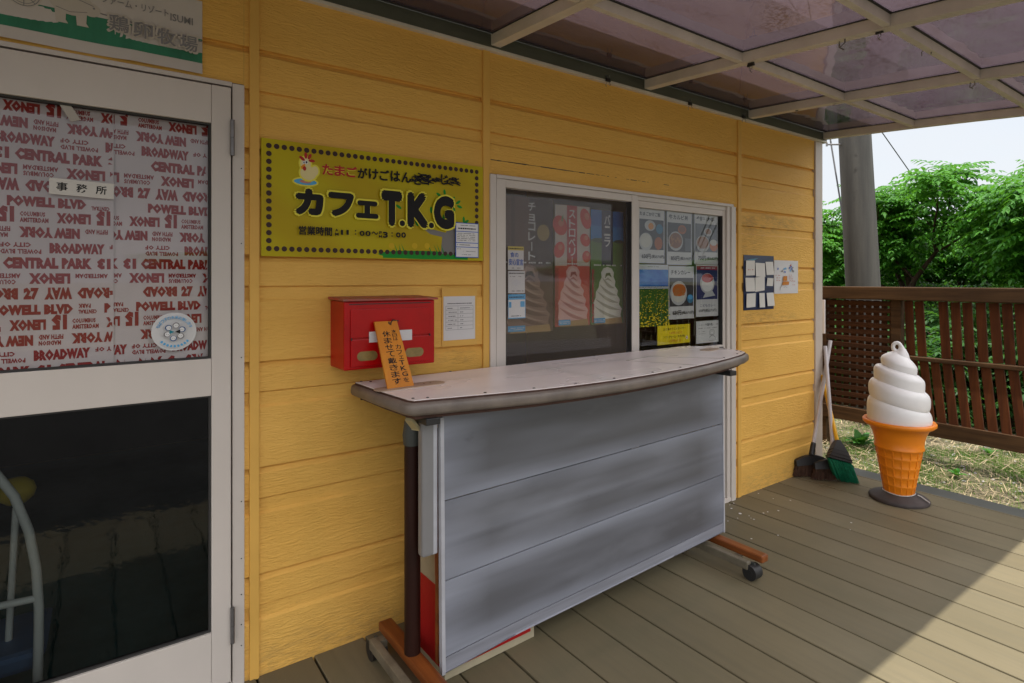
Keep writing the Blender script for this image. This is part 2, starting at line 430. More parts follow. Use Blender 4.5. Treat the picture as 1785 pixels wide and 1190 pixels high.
# ------------------------------------------------------------------ mesh builder
class B:
    def __init__(s): s.v = []; s.f = []; s.m = []; s.mats = []; s.smooth = []
    def mi(s, m):
        if m not in s.mats: s.mats.append(m)
        return s.mats.index(m)
    def add(s, vs, fs, m, smooth=False):
        n = len(s.v); s.v += [Vector(p) for p in vs]; k = s.mi(m)
        for f in fs: s.f.append([n + i for i in f]); s.m.append(k); s.smooth.append(smooth)
    def box(s, x0, x1, y0, y1, z0, z1, m, bev=0.0):
        if x1 < x0: x0, x1 = x1, x0
        if y1 < y0: y0, y1 = y1, y0
        if z1 < z0: z0, z1 = z1, z0
        s.hexa([(x0, y0, z0), (x1, y0, z0), (x1, y1, z0), (x0, y1, z0), (x0, y0, z1), (x1, y0, z1), (x1, y1, z1), (x0, y1, z1)], m, bev)
    def hexa(s, p, m, bev=0.0):
        fs = [(0, 3, 2, 1), (4, 5, 6, 7), (0, 1, 5, 4), (1, 2, 6, 5), (2, 3, 7, 6), (3, 0, 4, 7)]
        if bev > 0:
            bm = bmesh.new(); vs = [bm.verts.new(q) for q in p]
            for f in fs: bm.faces.new([vs[i] for i in f])
            bmesh.ops.bevel(bm, geom=bm.edges[:], offset=bev, segments=2, affect='EDGES', profile=.6)
            bm.verts.index_update()
            s.add([v.co.copy() for v in bm.verts], [[v.index for v in f.verts] for f in bm.faces], m)
            bm.free()
        else: s.add(p, fs, m)
    def bar(s, a, b, w, h, m, up=(0, 0, 1), bev=0.0):
        a, b = Vector(a), Vector(b); d = (b - a).normalized(); up = Vector(up)
        x = d.cross(up).normalized() * (w / 2); y = x.cross(d).normalized() * (h / 2)
        s.hexa([a - x - y, a + x - y, b + x - y, b - x - y, a - x + y, a + x + y, b + x + y, b - x + y], m, bev)
    def tube(s, pts, r, m, n=10, caps=True):
        pts = [Vector(p) for p in pts]; rs = r if isinstance(r, (list, tuple)) else [r] * len(pts)
        vs = []; fs = []; prev = None
        for i, p in enumerate(pts):
            d = (pts[min(i + 1, len(pts) - 1)] - pts[max(i - 1, 0)]).normalized()
            if prev is None:
                u = Vector((0, 0, 1)) if abs(d.z) < .9 else Vector((1, 0, 0))
                x = d.cross(u).normalized()
            else:
                x = (prev - d * prev.dot(d)).normalized()
            prev = x; y = d.cross(x)
            for k in range(n):
                t = 2 * math.pi * k / n
                vs.append(p + (x * math.cos(t) + y * math.sin(t)) * rs[i])
        for i in range(len(pts) - 1):
            for k in range(n):
                k2 = (k + 1) % n
                fs.append((i * n + k, i * n + k2, (i + 1) * n + k2, (i + 1) * n + k))
        s.add(vs, fs, m, True)
        if caps:
            s.add(vs[:n], [list(range(n))[::-1]], m); s.add(vs[-n:], [list(range(n))], m)
    def lathe(s, prof, c, m, n=32, smooth=True):
        vs = []; fs = []
        for (r, z) in prof:
            for k in range(n):
                t = 2 * math.pi * k / n
                vs.append((c[0] + r * math.cos(t), c[1] + r * math.sin(t), c[2] + z))
        for i in range(len(prof) - 1):
            for k in range(n):
                k2 = (k + 1) % n
                fs.append((i * n + k, i * n + k2, (i + 1) * n + k2, (i + 1) * n + k))
        s.add(vs, fs, m, smooth)
        if prof[0][0] > 1e-4: s.add(vs[:n], [list(range(n))[::-1]], m)
        if prof[-1][0] > 1e-4: s.add(vs[-n:], [list(range(n))], m)
    def prism(s, poly, z0, z1, m, bev=0):
        n = len(poly)
        vs = [(p[0], p[1], z0) for p in poly] + [(p[0], p[1], z1) for p in poly]
        fs = [list(range(n))[::-1], list(range(n, 2 * n))] + [(i, (i + 1) % n, n + (i + 1) % n, n + i) for i in range(n)]
        s.add(vs, fs, m)
    def build(s, name, parent=None, origin=None, recalc=False):
        me = bpy.data.meshes.new(name)
        if origin is None:
            if parent is not None: origin = Vector((0, 0, 0))
            else:
                xs = [v.x for v in s.v]; ys = [v.y for v in s.v]; zs = [v.z for v in s.v]
                origin = Vector(((min(xs) + max(xs)) / 2, (min(ys) + max(ys)) / 2, min(zs)))
        origin = Vector(origin)
        base = world_loc(parent) if parent is not None else Vector((0, 0, 0))
        o_w = base if parent is not None and origin.length == 0 else origin
        me.from_pydata([tuple(v - o_w) for v in s.v], [], s.f)
        for m in s.mats: me.materials.append(m)
        for p, k, sm in zip(me.polygons, s.m, s.smooth): p.material_index = k; p.use_smooth = sm
        if recalc:
            bm = bmesh.new(); bm.from_mesh(me); bmesh.ops.recalc_face_normals(bm, faces=bm.faces[:]); bm.to_mesh(me); bm.free()
        me.update()
        o = bpy.data.objects.new(name, me); col.objects.link(o)
        if parent is not None: o.parent = parent
        o.location = o_w - base
        return o
def world_loc(o):
    v = Vector((0, 0, 0))
    while o is not None: v = v + o.location; o = o.parent
    return v
def tag(o, label=None, cat=None, group=None, kind=None):
    if label: o['label'] = label
    if cat: o['category'] = cat
    if group: o['group'] = group
    if kind: o['kind'] = kind
    return o
def thing(name, loc, label, cat, group=None):
    o = bpy.data.objects.new(name, None); o.empty_display_size = .05
    col.objects.link(o); o.location = loc
    return tag(o, label, cat, group)

# ------------------------------------------------------------------ lettering (built-in font, filled outlines turned to mesh)
_tc = {}
def glyphs(s, bold=0.0, res=2, sp=1.0):
    key = (s, bold, res, sp)
    if key in _tc: return _tc[key]
    cu = bpy.data.curves.new('t', 'FONT'); cu.body = s; cu.size = 1; cu.resolution_u = res; cu.offset = bold; cu.space_character = sp
    ob = bpy.data.objects.new('t', cu); col.objects.link(ob)
    dg = bpy.context.evaluated_depsgraph_get()
    me = ob.evaluated_get(dg).to_mesh()
    vs = [(v.co.x, v.co.y) for v in me.vertices]; fs = [list(p.vertices) for p in me.polygons]
    ob.evaluated_get(dg).to_mesh_clear()
    bpy.data.objects.remove(ob); bpy.data.curves.remove(cu)
    if vs:
        x0 = min(v[0] for v in vs); x1 = max(v[0] for v in vs); y0 = min(v[1] for v in vs); y1 = max(v[1] for v in vs)
    else: x0 = x1 = y0 = y1 = 0
    _tc[key] = (vs, fs, (x0, x1, y0, y1))
    return _tc[key]

class Print:
    """flat printed sheet: layers of colour on a panel; u to the right, v up, layers rise towards the viewer"""
    def __init__(s, w, h, m, thick=.0015, step=.00015):
        s.b = B(); s.w = w; s.h = h; s.d = 0.0; s.st = step
        if thick > 0: s.b.box(0, w, 0, thick, 0, h, m)
        else: s.b.add([(0, 0, 0), (w, 0, 0), (w, 0, h), (0, 0, h)], [(0, 1, 2, 3)], m)
    def lay(s): s.d -= s.st
    def poly(s, pts, m, lay=True):
        if lay: s.lay()
        s.b.add([(p[0], s.d, p[1]) for p in pts], [list(range(len(pts)))], m)
    def rect(s, u0, v0, u1, v1, m, lay=True): s.poly([(u0, v0), (u1, v0), (u1, v1), (u0, v1)], m, lay)
    def disc(s, u, v, ru, rv, m, lay=True, n=20, a=0):
        ca, sa = math.cos(a), math.sin(a); P = []
        for k in range(n):
            t = 2 * math.pi * k / n; x = ru * math.cos(t); y = rv * math.sin(t)
            P.append((u + x * ca - y * sa, v + x * sa + y * ca))
        s.poly(P, m, lay)
    def ring(s, u, v, ru, rv, wd, m, n=24):
        s.lay(); vs = []; fs = []
        for k in range(n):
            t = 2 * math.pi * k / n
            vs += [(u + ru * math.cos(t), s.d, v + rv * math.sin(t)), (u + (ru - wd) * math.cos(t), s.d, v + (rv - wd) * math.sin(t))]
        for k in range(n):
            a, b = 2 * k, 2 * ((k + 1) % n); fs.append((a, b, b + 1, a + 1))
        s.b.add(vs, fs, m)
    def line(s, pts, wd, m, lay=True):
        if lay: s.lay()
        for (a, b) in zip(pts, pts[1:]):
            dx, dy = b[0] - a[0], b[1] - a[1]; l = math.hypot(dx, dy) or 1; nx, ny = -dy / l * wd / 2, dx / l * wd / 2
            s.b.add([(a[0] + nx, s.d, a[1] + ny), (a[0] - nx, s.d, a[1] - ny), (b[0] - nx, s.d, b[1] - ny), (b[0] + nx, s.d, b[1] + ny)], [(0, 1, 2, 3)], m)
    def text(s, t, u0, v0, u1, v1, m, bold=0.0, rot=0, lay=True, clip=None, res=2, sp=1.0):
        """fit the words into the box; rot in quarter/half turns (degrees) about the box centre"""
        if bold > .02 and (res > 2 or any(ord(ch) > 0x2fff for ch in t)):       # heavier strokes for Japanese: struck several times, slightly shifted
            n_ = len(t); k_ = bold * .55; du, dv = (u1 - u0) / n_ * k_, (v1 - v0) * k_
            for q in range(8):
                t_ = q * math.pi / 4; s.text(t, u0 + du * (1 + math.cos(t_)), v0 + dv * (1 + math.sin(t_)), u1 - du * (1 - math.cos(t_)), v1 - dv * (1 - math.sin(t_)), m, 0, rot, True, clip, res, sp)
            return
        if lay: s.lay()
        vs, fs, (a, b, c, d) = glyphs(t, bold, res, sp)
        if not vs: return
        P = []
        W, H = u1 - u0, v1 - v0; ca, sa = math.cos(R_(rot)), math.sin(R_(rot))
        for (x, y) in vs:
            x = (x - a) / max(b - a, 1e-6) - .5; y = (y - c) / max(d - c, 1e-6) - .5
            if rot in (90, -90, 270): x *= H; y *= W
            else: x *= W; y *= H
            P.append(((u0 + u1) / 2 + x * ca - y * sa, (v0 + v1) / 2 + x * sa + y * ca))
        if clip:
            keep = []
            for f in fs:
                cxm = sum(P[i][0] for i in f) / len(f)
                if clip[0] <= min(P[i][0] for i in f) and max(P[i][0] for i in f) <= clip[1]: keep.append(f)
            fs = keep
        if fs: s.b.add([(p[0], s.d, p[1]) for p in P], fs, m)
    def vtext(s, t, u, v1, cw, chh, m, bold=0.0, gap=1.08):
        """vertical writing, one character below the other, centred on u, starting at v1"""
        s.lay(); v = v1
        for ch in t:
            if ch in '、。':
                s.text(ch, u + cw * .1, v - chh * .4, u + cw * .4, v - chh * .1, m, bold, 0, False); v -= chh * .6; continue
            if ch == 'ー': s.rect(u - cw * .06, v - chh, u + cw * .06, v, m, False)
            else:
                k = .8 if ch in 'ョッャュェ' else 1
                s.text(ch, u - cw / 2 * k, v - chh, u + cw / 2 * k, v - chh * (1 - k), m, bold, 0, False)
            v -= chh * gap
    def scrib(s, u0, v0, u1, v1, m, rows=1, wd=None, dens=.8):
        """small illegible printing: short broken dashes"""
        s.lay(); rh = (v1 - v0) / rows; wd = wd or rh * .45
        for r in range(rows):
            u = u0; v = v1 - (r + .5) * rh
            while u < u1:
                l = random.uniform(.6, 1.6) * wd
                if random.random() < dens:
                    hh = wd * random.uniform(.35, .5)
                    s.b.add([(u, s.d, v - hh), (min(u + l, u1), s.d, v - hh), (min(u + l, u1), s.d, v + hh), (u, s.d, v + hh)], [(0, 1, 2, 3)], m)
                u += l + wd * .35
    def warp(s, f):
        for v in s.b.v: v.y += f(v.x, v.z)
    def place(s, name, x, y, z, label=None, cat=None, group=None, parent=None, rot=0.0, kind=None):
        """put the sheet's lower-left corner at x, y, z in the wall's plane"""
        if rot:
            ca, sa = math.cos(rot), math.sin(rot)
            for v in s.b.v: v.x, v.z = v.x * ca - v.z * sa, v.x * sa + v.z * ca
        for v in s.b.v: v += Vector((x, y, z))
        return tag(s.b.build(name, parent), label, cat, group, kind)
K = ink('black', (.018, .017, .018))
KG = ink('grey', (.22, .21, .21))
RED = ink('red', (.42, .035, .03))
YEL = ink('yellow', (.78, .62, .02))
WHT = ink('white', (.72, .71, .70))
BLU = ink('blue', (.045, .13, .48))
SKYB = ink('skyblue', (.10, .38, .66))
GRN = ink('green', (.02, .26, .035))

# ================================================================== SETTING
GZ = -0.13                                               # the yard lies a step below the deck
def ground_h(x, y):
    return GZ + .03 * math.sin(x * .9 + 1) * math.cos(y * .7) + .012 * math.sin(x * 3.1) * math.sin(y * 2.7)
g = B()
vs = []; fs = []
xs = [-300, -60, -20, -8, 0] + [4 + .25 * i for i in range(40)] + [15, 18, 24, 40, 90, 300]
ys = [-300, -60, -20, -9] + [-6 + .25 * i for i in range(44)] + [6, 9, 14, 24, 60, 300]
for x in xs:
    for y in ys:
        near = 4 <= x <= 16 and -6.5 <= y <= 5.5
        z = ground_h(x, y) if near else GZ
        if x < 4.6: z = GZ - .02
        vs.append((x, y, z))
ny = len(ys)
for i in range(len(xs) - 1):
    for j in range(ny - 1): fs.append((i * ny + j, (i + 1) * ny + j, (i + 1) * ny + j + 1, i * ny + j + 1))
g.add(vs, fs, m_ground, True)
tag(g.build('ground', origin=(0, 0, GZ)), kind='structure')

d = B(); d.box(-45, 4.2, -13.5, -1.9, GZ - .05, GZ - .006, m_added_yard); tag(d.build('yard'), kind='structure')  # unseen dark surface, added to cut light bounced up onto the wall
PITCH, SEAM0 = .1907, .432
d = B()
k = -18
while True:
    x0 = SEAM0 + PITCH * k; x1 = x0 + PITCH
    if x0 > 4.26: break
    dz = random.uniform(-.0012, .0012)
    d.box(x0 + .0038, min(x1, 4.268) - .0038, -1.87, -.012, -.040 + dz, dz, m_deck, .004)
    k += 1
d.box(-3.1, 4.26, -1.86, .09, -.20, -.085, m_black)
tag(d.build('deck', origin=(0, -1.8, -.2)), kind='structure')
d = B()
d.box(4.272, 4.425, -1.88, .02, -.175, -.004, m_rim, .004)
d.box(4.428, 4.45, -1.88, .02, -.185, -.012, m_rubber, .003)
tag(d.build('deck_edge'), kind='structure')

# ------------------------------------------------------------------ the cafe building
bld = thing('cafe_building', (0.5, 1.6, GZ), 'single storey cafe building with yellow lap siding, a glazed office door and a sliding window', 'building')
LAPS = [(.347, .237), (.711, .601), (1.072, .965), (1.435, 1.325), (1.795, 1.685), (2.135, 1.990), (2.50, 2.39), (2.86, 2.75)]
def profile():
    pts = [(-.03, -.0130)]
    for zm, zs in LAPS:
        pts += [(zs - .052, -.0130), (zs - .043, -.0050), (zs - .002, -.0040), (zs, -.0005), (zs + .003, -.0005), (zs + .0035, -.0115), (zm - .024, -.0120), (zm - .011, -.0015), (zm - .006, .0035), (zm - .0005, .0035), (zm, -.0135)]
    pts.append((3.0, -.0130))
    return pts
PROF = profile()
def prof_y(z):
    for (a, ya), (b, yb) in zip(PROF, PROF[1:]):
        if a <= z <= b: return ya + (yb - ya) * (z - a) / max(b - a, 1e-6)
    return -.013
def siding(b, x0, x1, z0, z1):
    zz = [z0] + [p[0] for p in PROF if z0 < p[0] < z1] + [z1]
    vs = []
    for z in zz:
        y = prof_y(z); vs += [(x0, y, z), (x1, y, z)]
    b.add(vs, [(2 * i, 2 * i + 1, 2 * i + 3, 2 * i + 2) for i in range(len(zz) - 1)], m_siding)
b = B()
siding(b, -3.0, -.80, -.02, 2.69)
siding(b, -.80, .3935, 2.004, 2.69)
siding(b, .394, .412, -.02, 2.69)
siding(b, .439, 1.344, -.02, 2.69)
siding(b, 1.376, 3.214, 1.812, 2.69)
siding(b, 3.180, 3.214, -.02, 1.8115)
siding(b, 3.245, 4.152, -.02, 2.69)
b.box(4.20, 4.235, .02, 6, -.02, 2.69, m_siding)
b.box(-3.0, 4.235, 6, 6.03, -.02, 2.69, m_siding)
b.box(-3.03, -3.0, -.01, 6.03, -.02, 2.69, m_siding)
x = 1.385
while x < 2.55:                                          # an open black joint over the window, petering out to the right
    l = random.uniform(.01, .05); t_ = random.uniform(.0008, .0030) * (1 if x < 1.95 else .6)
    if x < 1.95 or random.random() < .6: b.box(x, x + l, -.0142, -.0128, 1.873 - t_, 1.873 + t_ * .6, m_black)
    x += l + (0 if x < 1.9 else .012)
b.build('siding', bld)
for (x0, x1) in ((-1.62, -1.585), (.410, .441), (1.342, 1.378), (3.212, 3.247)):
    b = B(); b.box(x0, x1, -.022, .012, -.004, 2.69, m_batten, .003)
    b.build('batten', bld)
b = B(); b.box(4.149, 4.248, -.024, .10, -.003, 2.69, m_trim, .004)
b.build('corner_trim', bld)
b = B(); b.tube([(4.325, .075, -.12), (4.325, .075, 2.68)], .030, m_pipe, 14)
for z in (.3, 1.02, 1.86, 2.2): b.tube([(4.325, .075, z - .012), (4.325, .075, z + .012)], .036, m_castgrey, 14)
b.build('drainpipe', bld)
m_eave = M('eave_underside', (.035, .03, .026), .8, var=.1)
b = B()
b.box(-3.3, 4.62, -.40, 6.4, 2.70, 2.80, m_eave, .01)
b.box(-3.3, 4.62, -.43, -.403, 2.67, 2.83, m_gutter, .005)
b.build('roof', bld)
# the rooms behind the glass
b = B()
b.box(-2.95, 4.15, 3.4, 3.45, .0, 2.6, m_dark)
b.box(1.05, 1.10, .05, 3.39, .0, 2.6, m_dark)
b.box(-2.95, 4.15, .05, 3.39, 2.6, 2.64, m_dark)
b.box(-2.95, 4.15, .03, 3.39, -.03, -.004, m_darkfloor)
b.build('interior', bld)

# door: frame, leaf with two panes, hinges
b = B()
b.box(.357, .394, -.022, .06, -.003, 2.0, m_white, .003)
b.box(-.80, .3565, -.022, .06, 1.988, 2.003, m_white, .002)
b.box(-.80, -.765, -.022, .06, -.003, 1.987, m_white, .003)
b.box(-.764, .3565, -.026, .06, -.003, .018, m_white, .002)
for z in (1.72, 1.47, 1.09, .61, .42, .30, .20, .13): b.disc = None; b.tube([(.384, -.0225, z), (.384, -.0235, z)], .0022, m_castgrey, 8)
b.build('door_frame', bld)
b = B()
dy0, dy1 = -.030, .008
b.box(.294, .3515, dy0, dy1, .026, 1.981, m_white, .003)
b.box(-.76, -.70, dy0, dy1, .026, 1.981, m_white, .003)
b.box(-.6995, .2935, dy0 + .0008, dy1, 1.857, 1.9805, m_white, .002)
b.box(-.6995, .2935, dy0 + .0008, dy1, .974, 1.094, m_white, .002)
b.box(-.6995, .2935, dy0 + .0008, dy1, .0265, .205, m_white, .002)
for (z0, z1) in ((.205, .974), (1.094, 1.857)):
    b.box(.287, .2935, -.020, -.002, z0, z1, m_rubber); b.box(-.6995, -.693, -.020, -.002, z0, z1, m_rubber)
    b.box(-.693, .287, -.020, -.002, z1 - .006, z1, m_rubber); b.box(-.693, .287, -.020, -.002, z0, z0 + .006, m_rubber)
door = b.build('door', bld)
b = B(); b.add([(-.693, -.011, 1.10), (.287, -.011, 1.10), (.287, -.011, 1.851), (-.693, -.011, 1.851)], [(0, 1, 2, 3)], m_glassu)
tag(b.build('glass_pane', door), 'clear upper door pane in front of a printed curtain')
b = B(); b.add([(-.693, -.011, .211), (.287, -.011, .211), (.287, -.011, .968), (-.693, -.011, .968)], [(0, 1, 2, 3)], m_glassd)
tag(b.build('glass_pane', door), 'dark patterned lower door pane')
for z0, z1 in ((1.757, 1.874), (.156, .273)):
    b = B()
    for q0, q1 in ((z0, (z0 + z1) / 2 - .0008), ((z0 + z1) / 2 + .0008, z1)):
        b.tube([(.3545, -.038, q0), (.3545, -.038, q1)], .0068, m_hinge, 12)
    b.box(.3525, .3565, -.036, -.023, z0 + .004, z1 - .004, m_hinge)
    b.build('hinge', door)
b = B(); b.tube([(-.73, -.075, 1.0), (-.73, -.075, 1.14)], .011, m_hinge, 12)
for z in (1.0, 1.13): b.tube([(-.73, -.075, z + .005), (-.73, -.028, z + .005)], .007, m_hinge, 10)
b.build('handle', door)

# sliding window
b = B()
b.box(1.373, 1.404, -.030, .075, -.003, 1.808, m_white, .003)
b.box(3.098, 3.130, -.022, .075, -.003, 1.795, m_white, .002)
b.box(3.132, 3.176, -.030, .075, -.003, 1.795, m_white, .003)
b.box(1.4045, 3.150, -.032, .075, 1.7925, 1.8085, m_white, .002)
b.box(1.4045, 3.131, -.026, .075, -.003, .022, m_white, .002)
b.box(1.405, 3.097, -.012, .073, 1.770, 1.792, m_white)
b.box(3.128, 3.134, -.018, .07, .02, 1.79, m_rubber)
win = b.build('sliding_window', bld)
def sash(x0, x1, y0, y1, wl, wr, zmid=None):
    b = B()
    z0, z1 = .023, 1.7695 if y0 > -.013 else 1.7915
    b.box(x0, x0 + wl, y0, y1, z0, z1, m_white, .002)
    b.box(x1 - wr, x1, y0, y1, z0, z1, m_white, .002)
    b.box(x0 + wl + .0004, x1 - wr - .0004, y0 + .001, y1, z1 - .035, z1 - .0004, m_white, .002)
    b.box(x0 + wl + .0004, x1 - wr - .0004, y0 + .001, y1, z0, z0 + .09, m_white, .002)
    if zmid: b.box(x0 + wl + .0004, x1 - wr - .0004, y0 + .001, y1, zmid - .04, zmid, m_white, .002)
    e = .004
    b.box(x0 + wl, x0 + wl + e, y0 + .004, y1, z0 + .09, z1 - .035, m_rubber); b.box(x1 - wr - e, x1 - wr, y0 + .004, y1, z0 + .09, z1 - .035, m_rubber)
    return b.build('sash', win)
s1 = sash(1.406, 2.300, -.028, .012, .050, .042)
b = B(); b.add([(1.456, .002, .10), (2.258, .002, .10), (2.258, .002, 1.757), (1.456, .002, 1.757)], [(0, 1, 2, 3)], m_mesh)
b.build('insect_screen', s1)
b = B(); b.add([(1.41, .048, .05), (2.33, .048, .05), (2.33, .048, 1.77), (1.41, .048, 1.77)], [(0, 1, 2, 3)], m_glass)
b.build('glass_pane', s1)
s2 = sash(2.302, 3.0965, -.010, .028, .031, .024, .955)
b = B(); b.add([(2.333, .010, .113), (3.073, .010, .113), (3.073, .010, 1.735), (2.333, .010, 1.735)], [(0, 1, 2, 3)], m_glass)
b.build('glass_pane', s2)
b = B(); b.box(3.036, 3.070, -.016, -.0098, .918, .945, m_hinge, .002)
b.build('window_catch', s2)

# ------------------------------------------------------------------ canopy on aluminium frame
can = thing('canopy', (1.4, -.9, 2.3), 'lean-to canopy of smoked translucent sheets on a cream aluminium frame', 'canopy')
def rz(u): return 2.362 - .058 * u - .0145 * u * u       # underside of the rafters, u metres out from the wall
RAFT = [4.256, 3.322, 2.368, 1.396, .43, -.535, -1.49]
PURL = [.595, 1.19, 1.785]
b = B(); b.box(-1.50, 4.292, -.035, .0, 2.338, 2.352, m_frame, .002)
b.box(-1.50, 4.292, -.0335, -.0, 2.3525, 2.43, m_gutter)
b.build('wall_beam', can)
for X in RAFT:
    b = B(); us = [.036 + (1.80 - .036) * i / 10 for i in range(11)]
    w = .024
    vs = []; fs = []
    for u in us:
        z = rz(u); vs += [(X - w, -u, z), (X + w, -u, z), (X + w, -u, z + .050), (X - w, -u, z + .050)]
    for i in range(10):
        o = 4 * i
        for e in range(4): fs.append((o + e, o + (e + 1) % 4, o + 4 + (e + 1) % 4, o + 4 + e))
    fs += [(3, 2, 1, 0), (40, 41, 42, 43)]
    b.add(vs, fs, m_frame)
    b.build('rafter', can, recalc=True)
for u in PURL:
    for X0, X1 in zip(RAFT[1:], RAFT):
        b = B(); z = rz(u)
        hh = .040 if u < 1.7 else .07
        b.box(X0 + .0243, X1 - .0243, -u - .013, -u + .013, z + .004, z + .004 + hh, m_frame, .0015)
        b.build('purlin', can)
for X0, X1 in zip(RAFT[1:], RAFT):
    for u0, u1 in zip([.036] + PURL[:2], PURL):
        b = B(); vs = []; fs = []; n = 5; t = .003
        for i in range(n + 1):
            u = u0 + (u1 - u0) * i / n; z = rz(u) + .051
            vs += [(X0 - .01, -u, z), (X1 + .01, -u, z)]
        for i in range(n): fs.append((2 * i, 2 * i + 1, 2 * i + 3, 2 * i + 2))
        b.add(vs, fs, m_panel, True)
        b.build('roof_sheet', can)
        b = B()
        for (xa, xb, ua, ub) in ((X0 + .024, X1 - .024, u0 + .012, u0 + .02), (X0 + .024, X1 - .024, u1 - .02, u1 - .012)):
            za = rz((ua + ub) / 2) + .0455
            b.box(xa, xb, -ub, -ua, za, za + .0045, m_rubber)
        for xa in (X0 + .0242, X1 - .0302):
            for i in range(3):
                ua = u0 + .02 + (u1 - u0 - .04) * i / 3; ub = u0 + .02 + (u1 - u0 - .04) * (i + 1) / 3
                b.bar((xa + .003, -ua, rz(ua) + .048), (xa + .003, -ub, rz(ub) + .048), .006, .004, m_rubber)
        b.build('gasket', can)
for X in (RAFT[0] - .03, RAFT[-1] + .03):
    b = B(); b.box(X - .03, X + .03, -1.83, -1.77, -.004, rz(1.8), m_frame, .003); b.build('post', can)

# spring clips left hanging on the frame
def clip(p, label, big=1.0, ax='y'):
    p = Vector(p); b = B()
    s = .011 * big
    u = Vector((0, 1, 0)) if ax == 'y' else Vector((1, 0, 0))
    w = Vector((1, 0, 0)) if ax == 'y' else Vector((0, -1, 0))
    b.hexa([p + u * (-1.6 * s) + w * (-.5 * s), p + u * (1.6 * s) + w * (-.5 * s), p + u * (1.6 * s) + w * (.5 * s), p + u * (-1.6 * s) + w * (.5 * s),
            p + u * (-1.3 * s) + w * (-.25 * s) + Vector((0, 0, 1.7 * s)), p + u * (1.3 * s) + w * (-.25 * s) + Vector((0, 0, 1.7 * s)),
            p + u * (1.3 * s) + w * (.25 * s) + Vector((0, 0, 1.7 * s)), p + u * (-1.3 * s) + w * (.25 * s) + Vector((0, 0, 1.7 * s))], m_black, .001)
    for q in (-1, 1):
        b.tube([p + u * (q * .5 * s), p + u * (q * .9 * s) + w * (q * s * .8) + Vector((0, 0, -1.6 * s)), p + u * (q * .1 * s) + w * (q * s) + Vector((0, 0, -2.3 * s))], .0016 * big, m_hinge, 6)
        b.tube([p + u * (q * .4 * s) + Vector((0, 0, 1.6 * s)), p + u * (q * .7 * s) + w * (q * .5 * s) + Vector((0, 0, 3.2 * s))], .0016 * big, m_hinge, 6)
    tag(b.build('spring_clip', recalc=True), label, 'clip', 'spring clips on the canopy frame')
clip(perp(1468, 64, RAFT[2]), 'largest rusty black spring clip on a canopy rafter above the window', 1.8)
clip(perp(1533, 58, RAFT[2]), 'small dark clip beside the largest rusty clip on the same rafter', .8)
clip(perp(1309, 115, RAFT[2]), 'small clip under the rafter where the first cross bar meets it', 1.0)
clip(perp(1695, 141, RAFT[1]), 'black clip at the crossing of rafter and second cross bar near the fence side', 1.3)
clip(perp(1389, 193, RAFT[1]) , 'tiny dark clip halfway along the rafter towards the fence, nearest the wall', .5)
clip(perp(1454, 178, RAFT[1]), 'small clip on the rafter near the fence beside the first cross bar', .8)
clip(at(1615, 80, 1, -1.178), 'black clip hanging open from the second cross bar, nearer the rafter', 1.4, 'x')
clip(at(1655, 95, 1, -1.178), 'thin wire clip on the second cross bar, to the right of the open one', .9, 'x')
for px, py, lb in ((1060, 142, 'first dark peg clip on the wall beam over the window'), (1203, 183, 'middle dark peg clip on the wall beam between two rafter ends'), (1297, 206, 'last dark peg clip on the wall beam towards the fence')):
    clip(wall(px, py, -.04), lb, .9, 'x')

# ================================================================== COUNTER TABLE
TZ = .978
tab = thing('counter_table', (1.72, -.36, 0), 'long rolling counter table with a bowed pale top and grey front panel', 'table')
OUT = [(.735, -.085), (.742, -.30), (.757, -.475), (.775, -.512), (.83, -.522), (1.02, -.560), (1.20, -.592), (1.38, -.607), (1.57, -.612), (1.80, -.600), (2.0, -.580), (2.2, -.550), (2.42, -.505), (2.60, -.458), (2.70, -.415), (2.745, -.352), (2.752, -.26), (2.725, -.08), (2.70, -.045), (2.64, -.035), (1.7, -.050), (.80, -.070), (.755, -.073)]
def inset(poly, dlt):
    c = Vector((1.73, -.30)); r = []
    n = len(poly)
    for i in range(n):
        a, b_, c_ = Vector(poly[i - 1]), Vector(poly[i]), Vector(poly[(i + 1) % n])
        t = (c_ - a).normalized(); nrm = Vector((-t.y, t.x))
        if (c - b_).dot(nrm) < 0: nrm = -nrm
        q = b_ + nrm * dlt; r.append((q.x, q.y))
    return r
b = B()
rings = []
for dz, ins in ((0, .012), (-.004, .004), (-.012, .0), (-.030, .0), (-.038, .005), (-.041, .012)):
    rings.append((TZ - .006 + dz, inset(OUT, ins)))
n = len(OUT); vs = []; fs = []
for z, r in rings: vs += [(p[0], p[1], z) for p in r]
for i in range(len(rings) - 1):
    for k in range(n): fs.append((i * n + k, i * n + (k + 1) % n, (i + 1) * n + (k + 1) % n, (i + 1) * n + k))
b.add(vs, fs, m_edge, True)
b.add([(p[0], p[1], rings[0][0]) for p in rings[0][1]], [list(range(n))], m_core)
b.add([(p[0], p[1], rings[-1][0]) for p in rings[-1][1]], [list(range(n))[::-1]], m_core)
top = b.build('tabletop', tab, recalc=True)
b = B(); ip = inset(OUT, .016)
b.prism(ip, TZ - .0052, TZ - .0012, m_core)
ip2 = inset(OUT, .018)
b.prism(ip2, TZ - .0010, TZ + .0012, m_lam)
lam = b.build('laminate_sheet', tab, recalc=True)
# second board just under the top, set back from the edge
b = B(); b.prism(inset(OUT, .035), TZ - .062, TZ - .0485, m_core); b.build('under_board', tab, recalc=True)
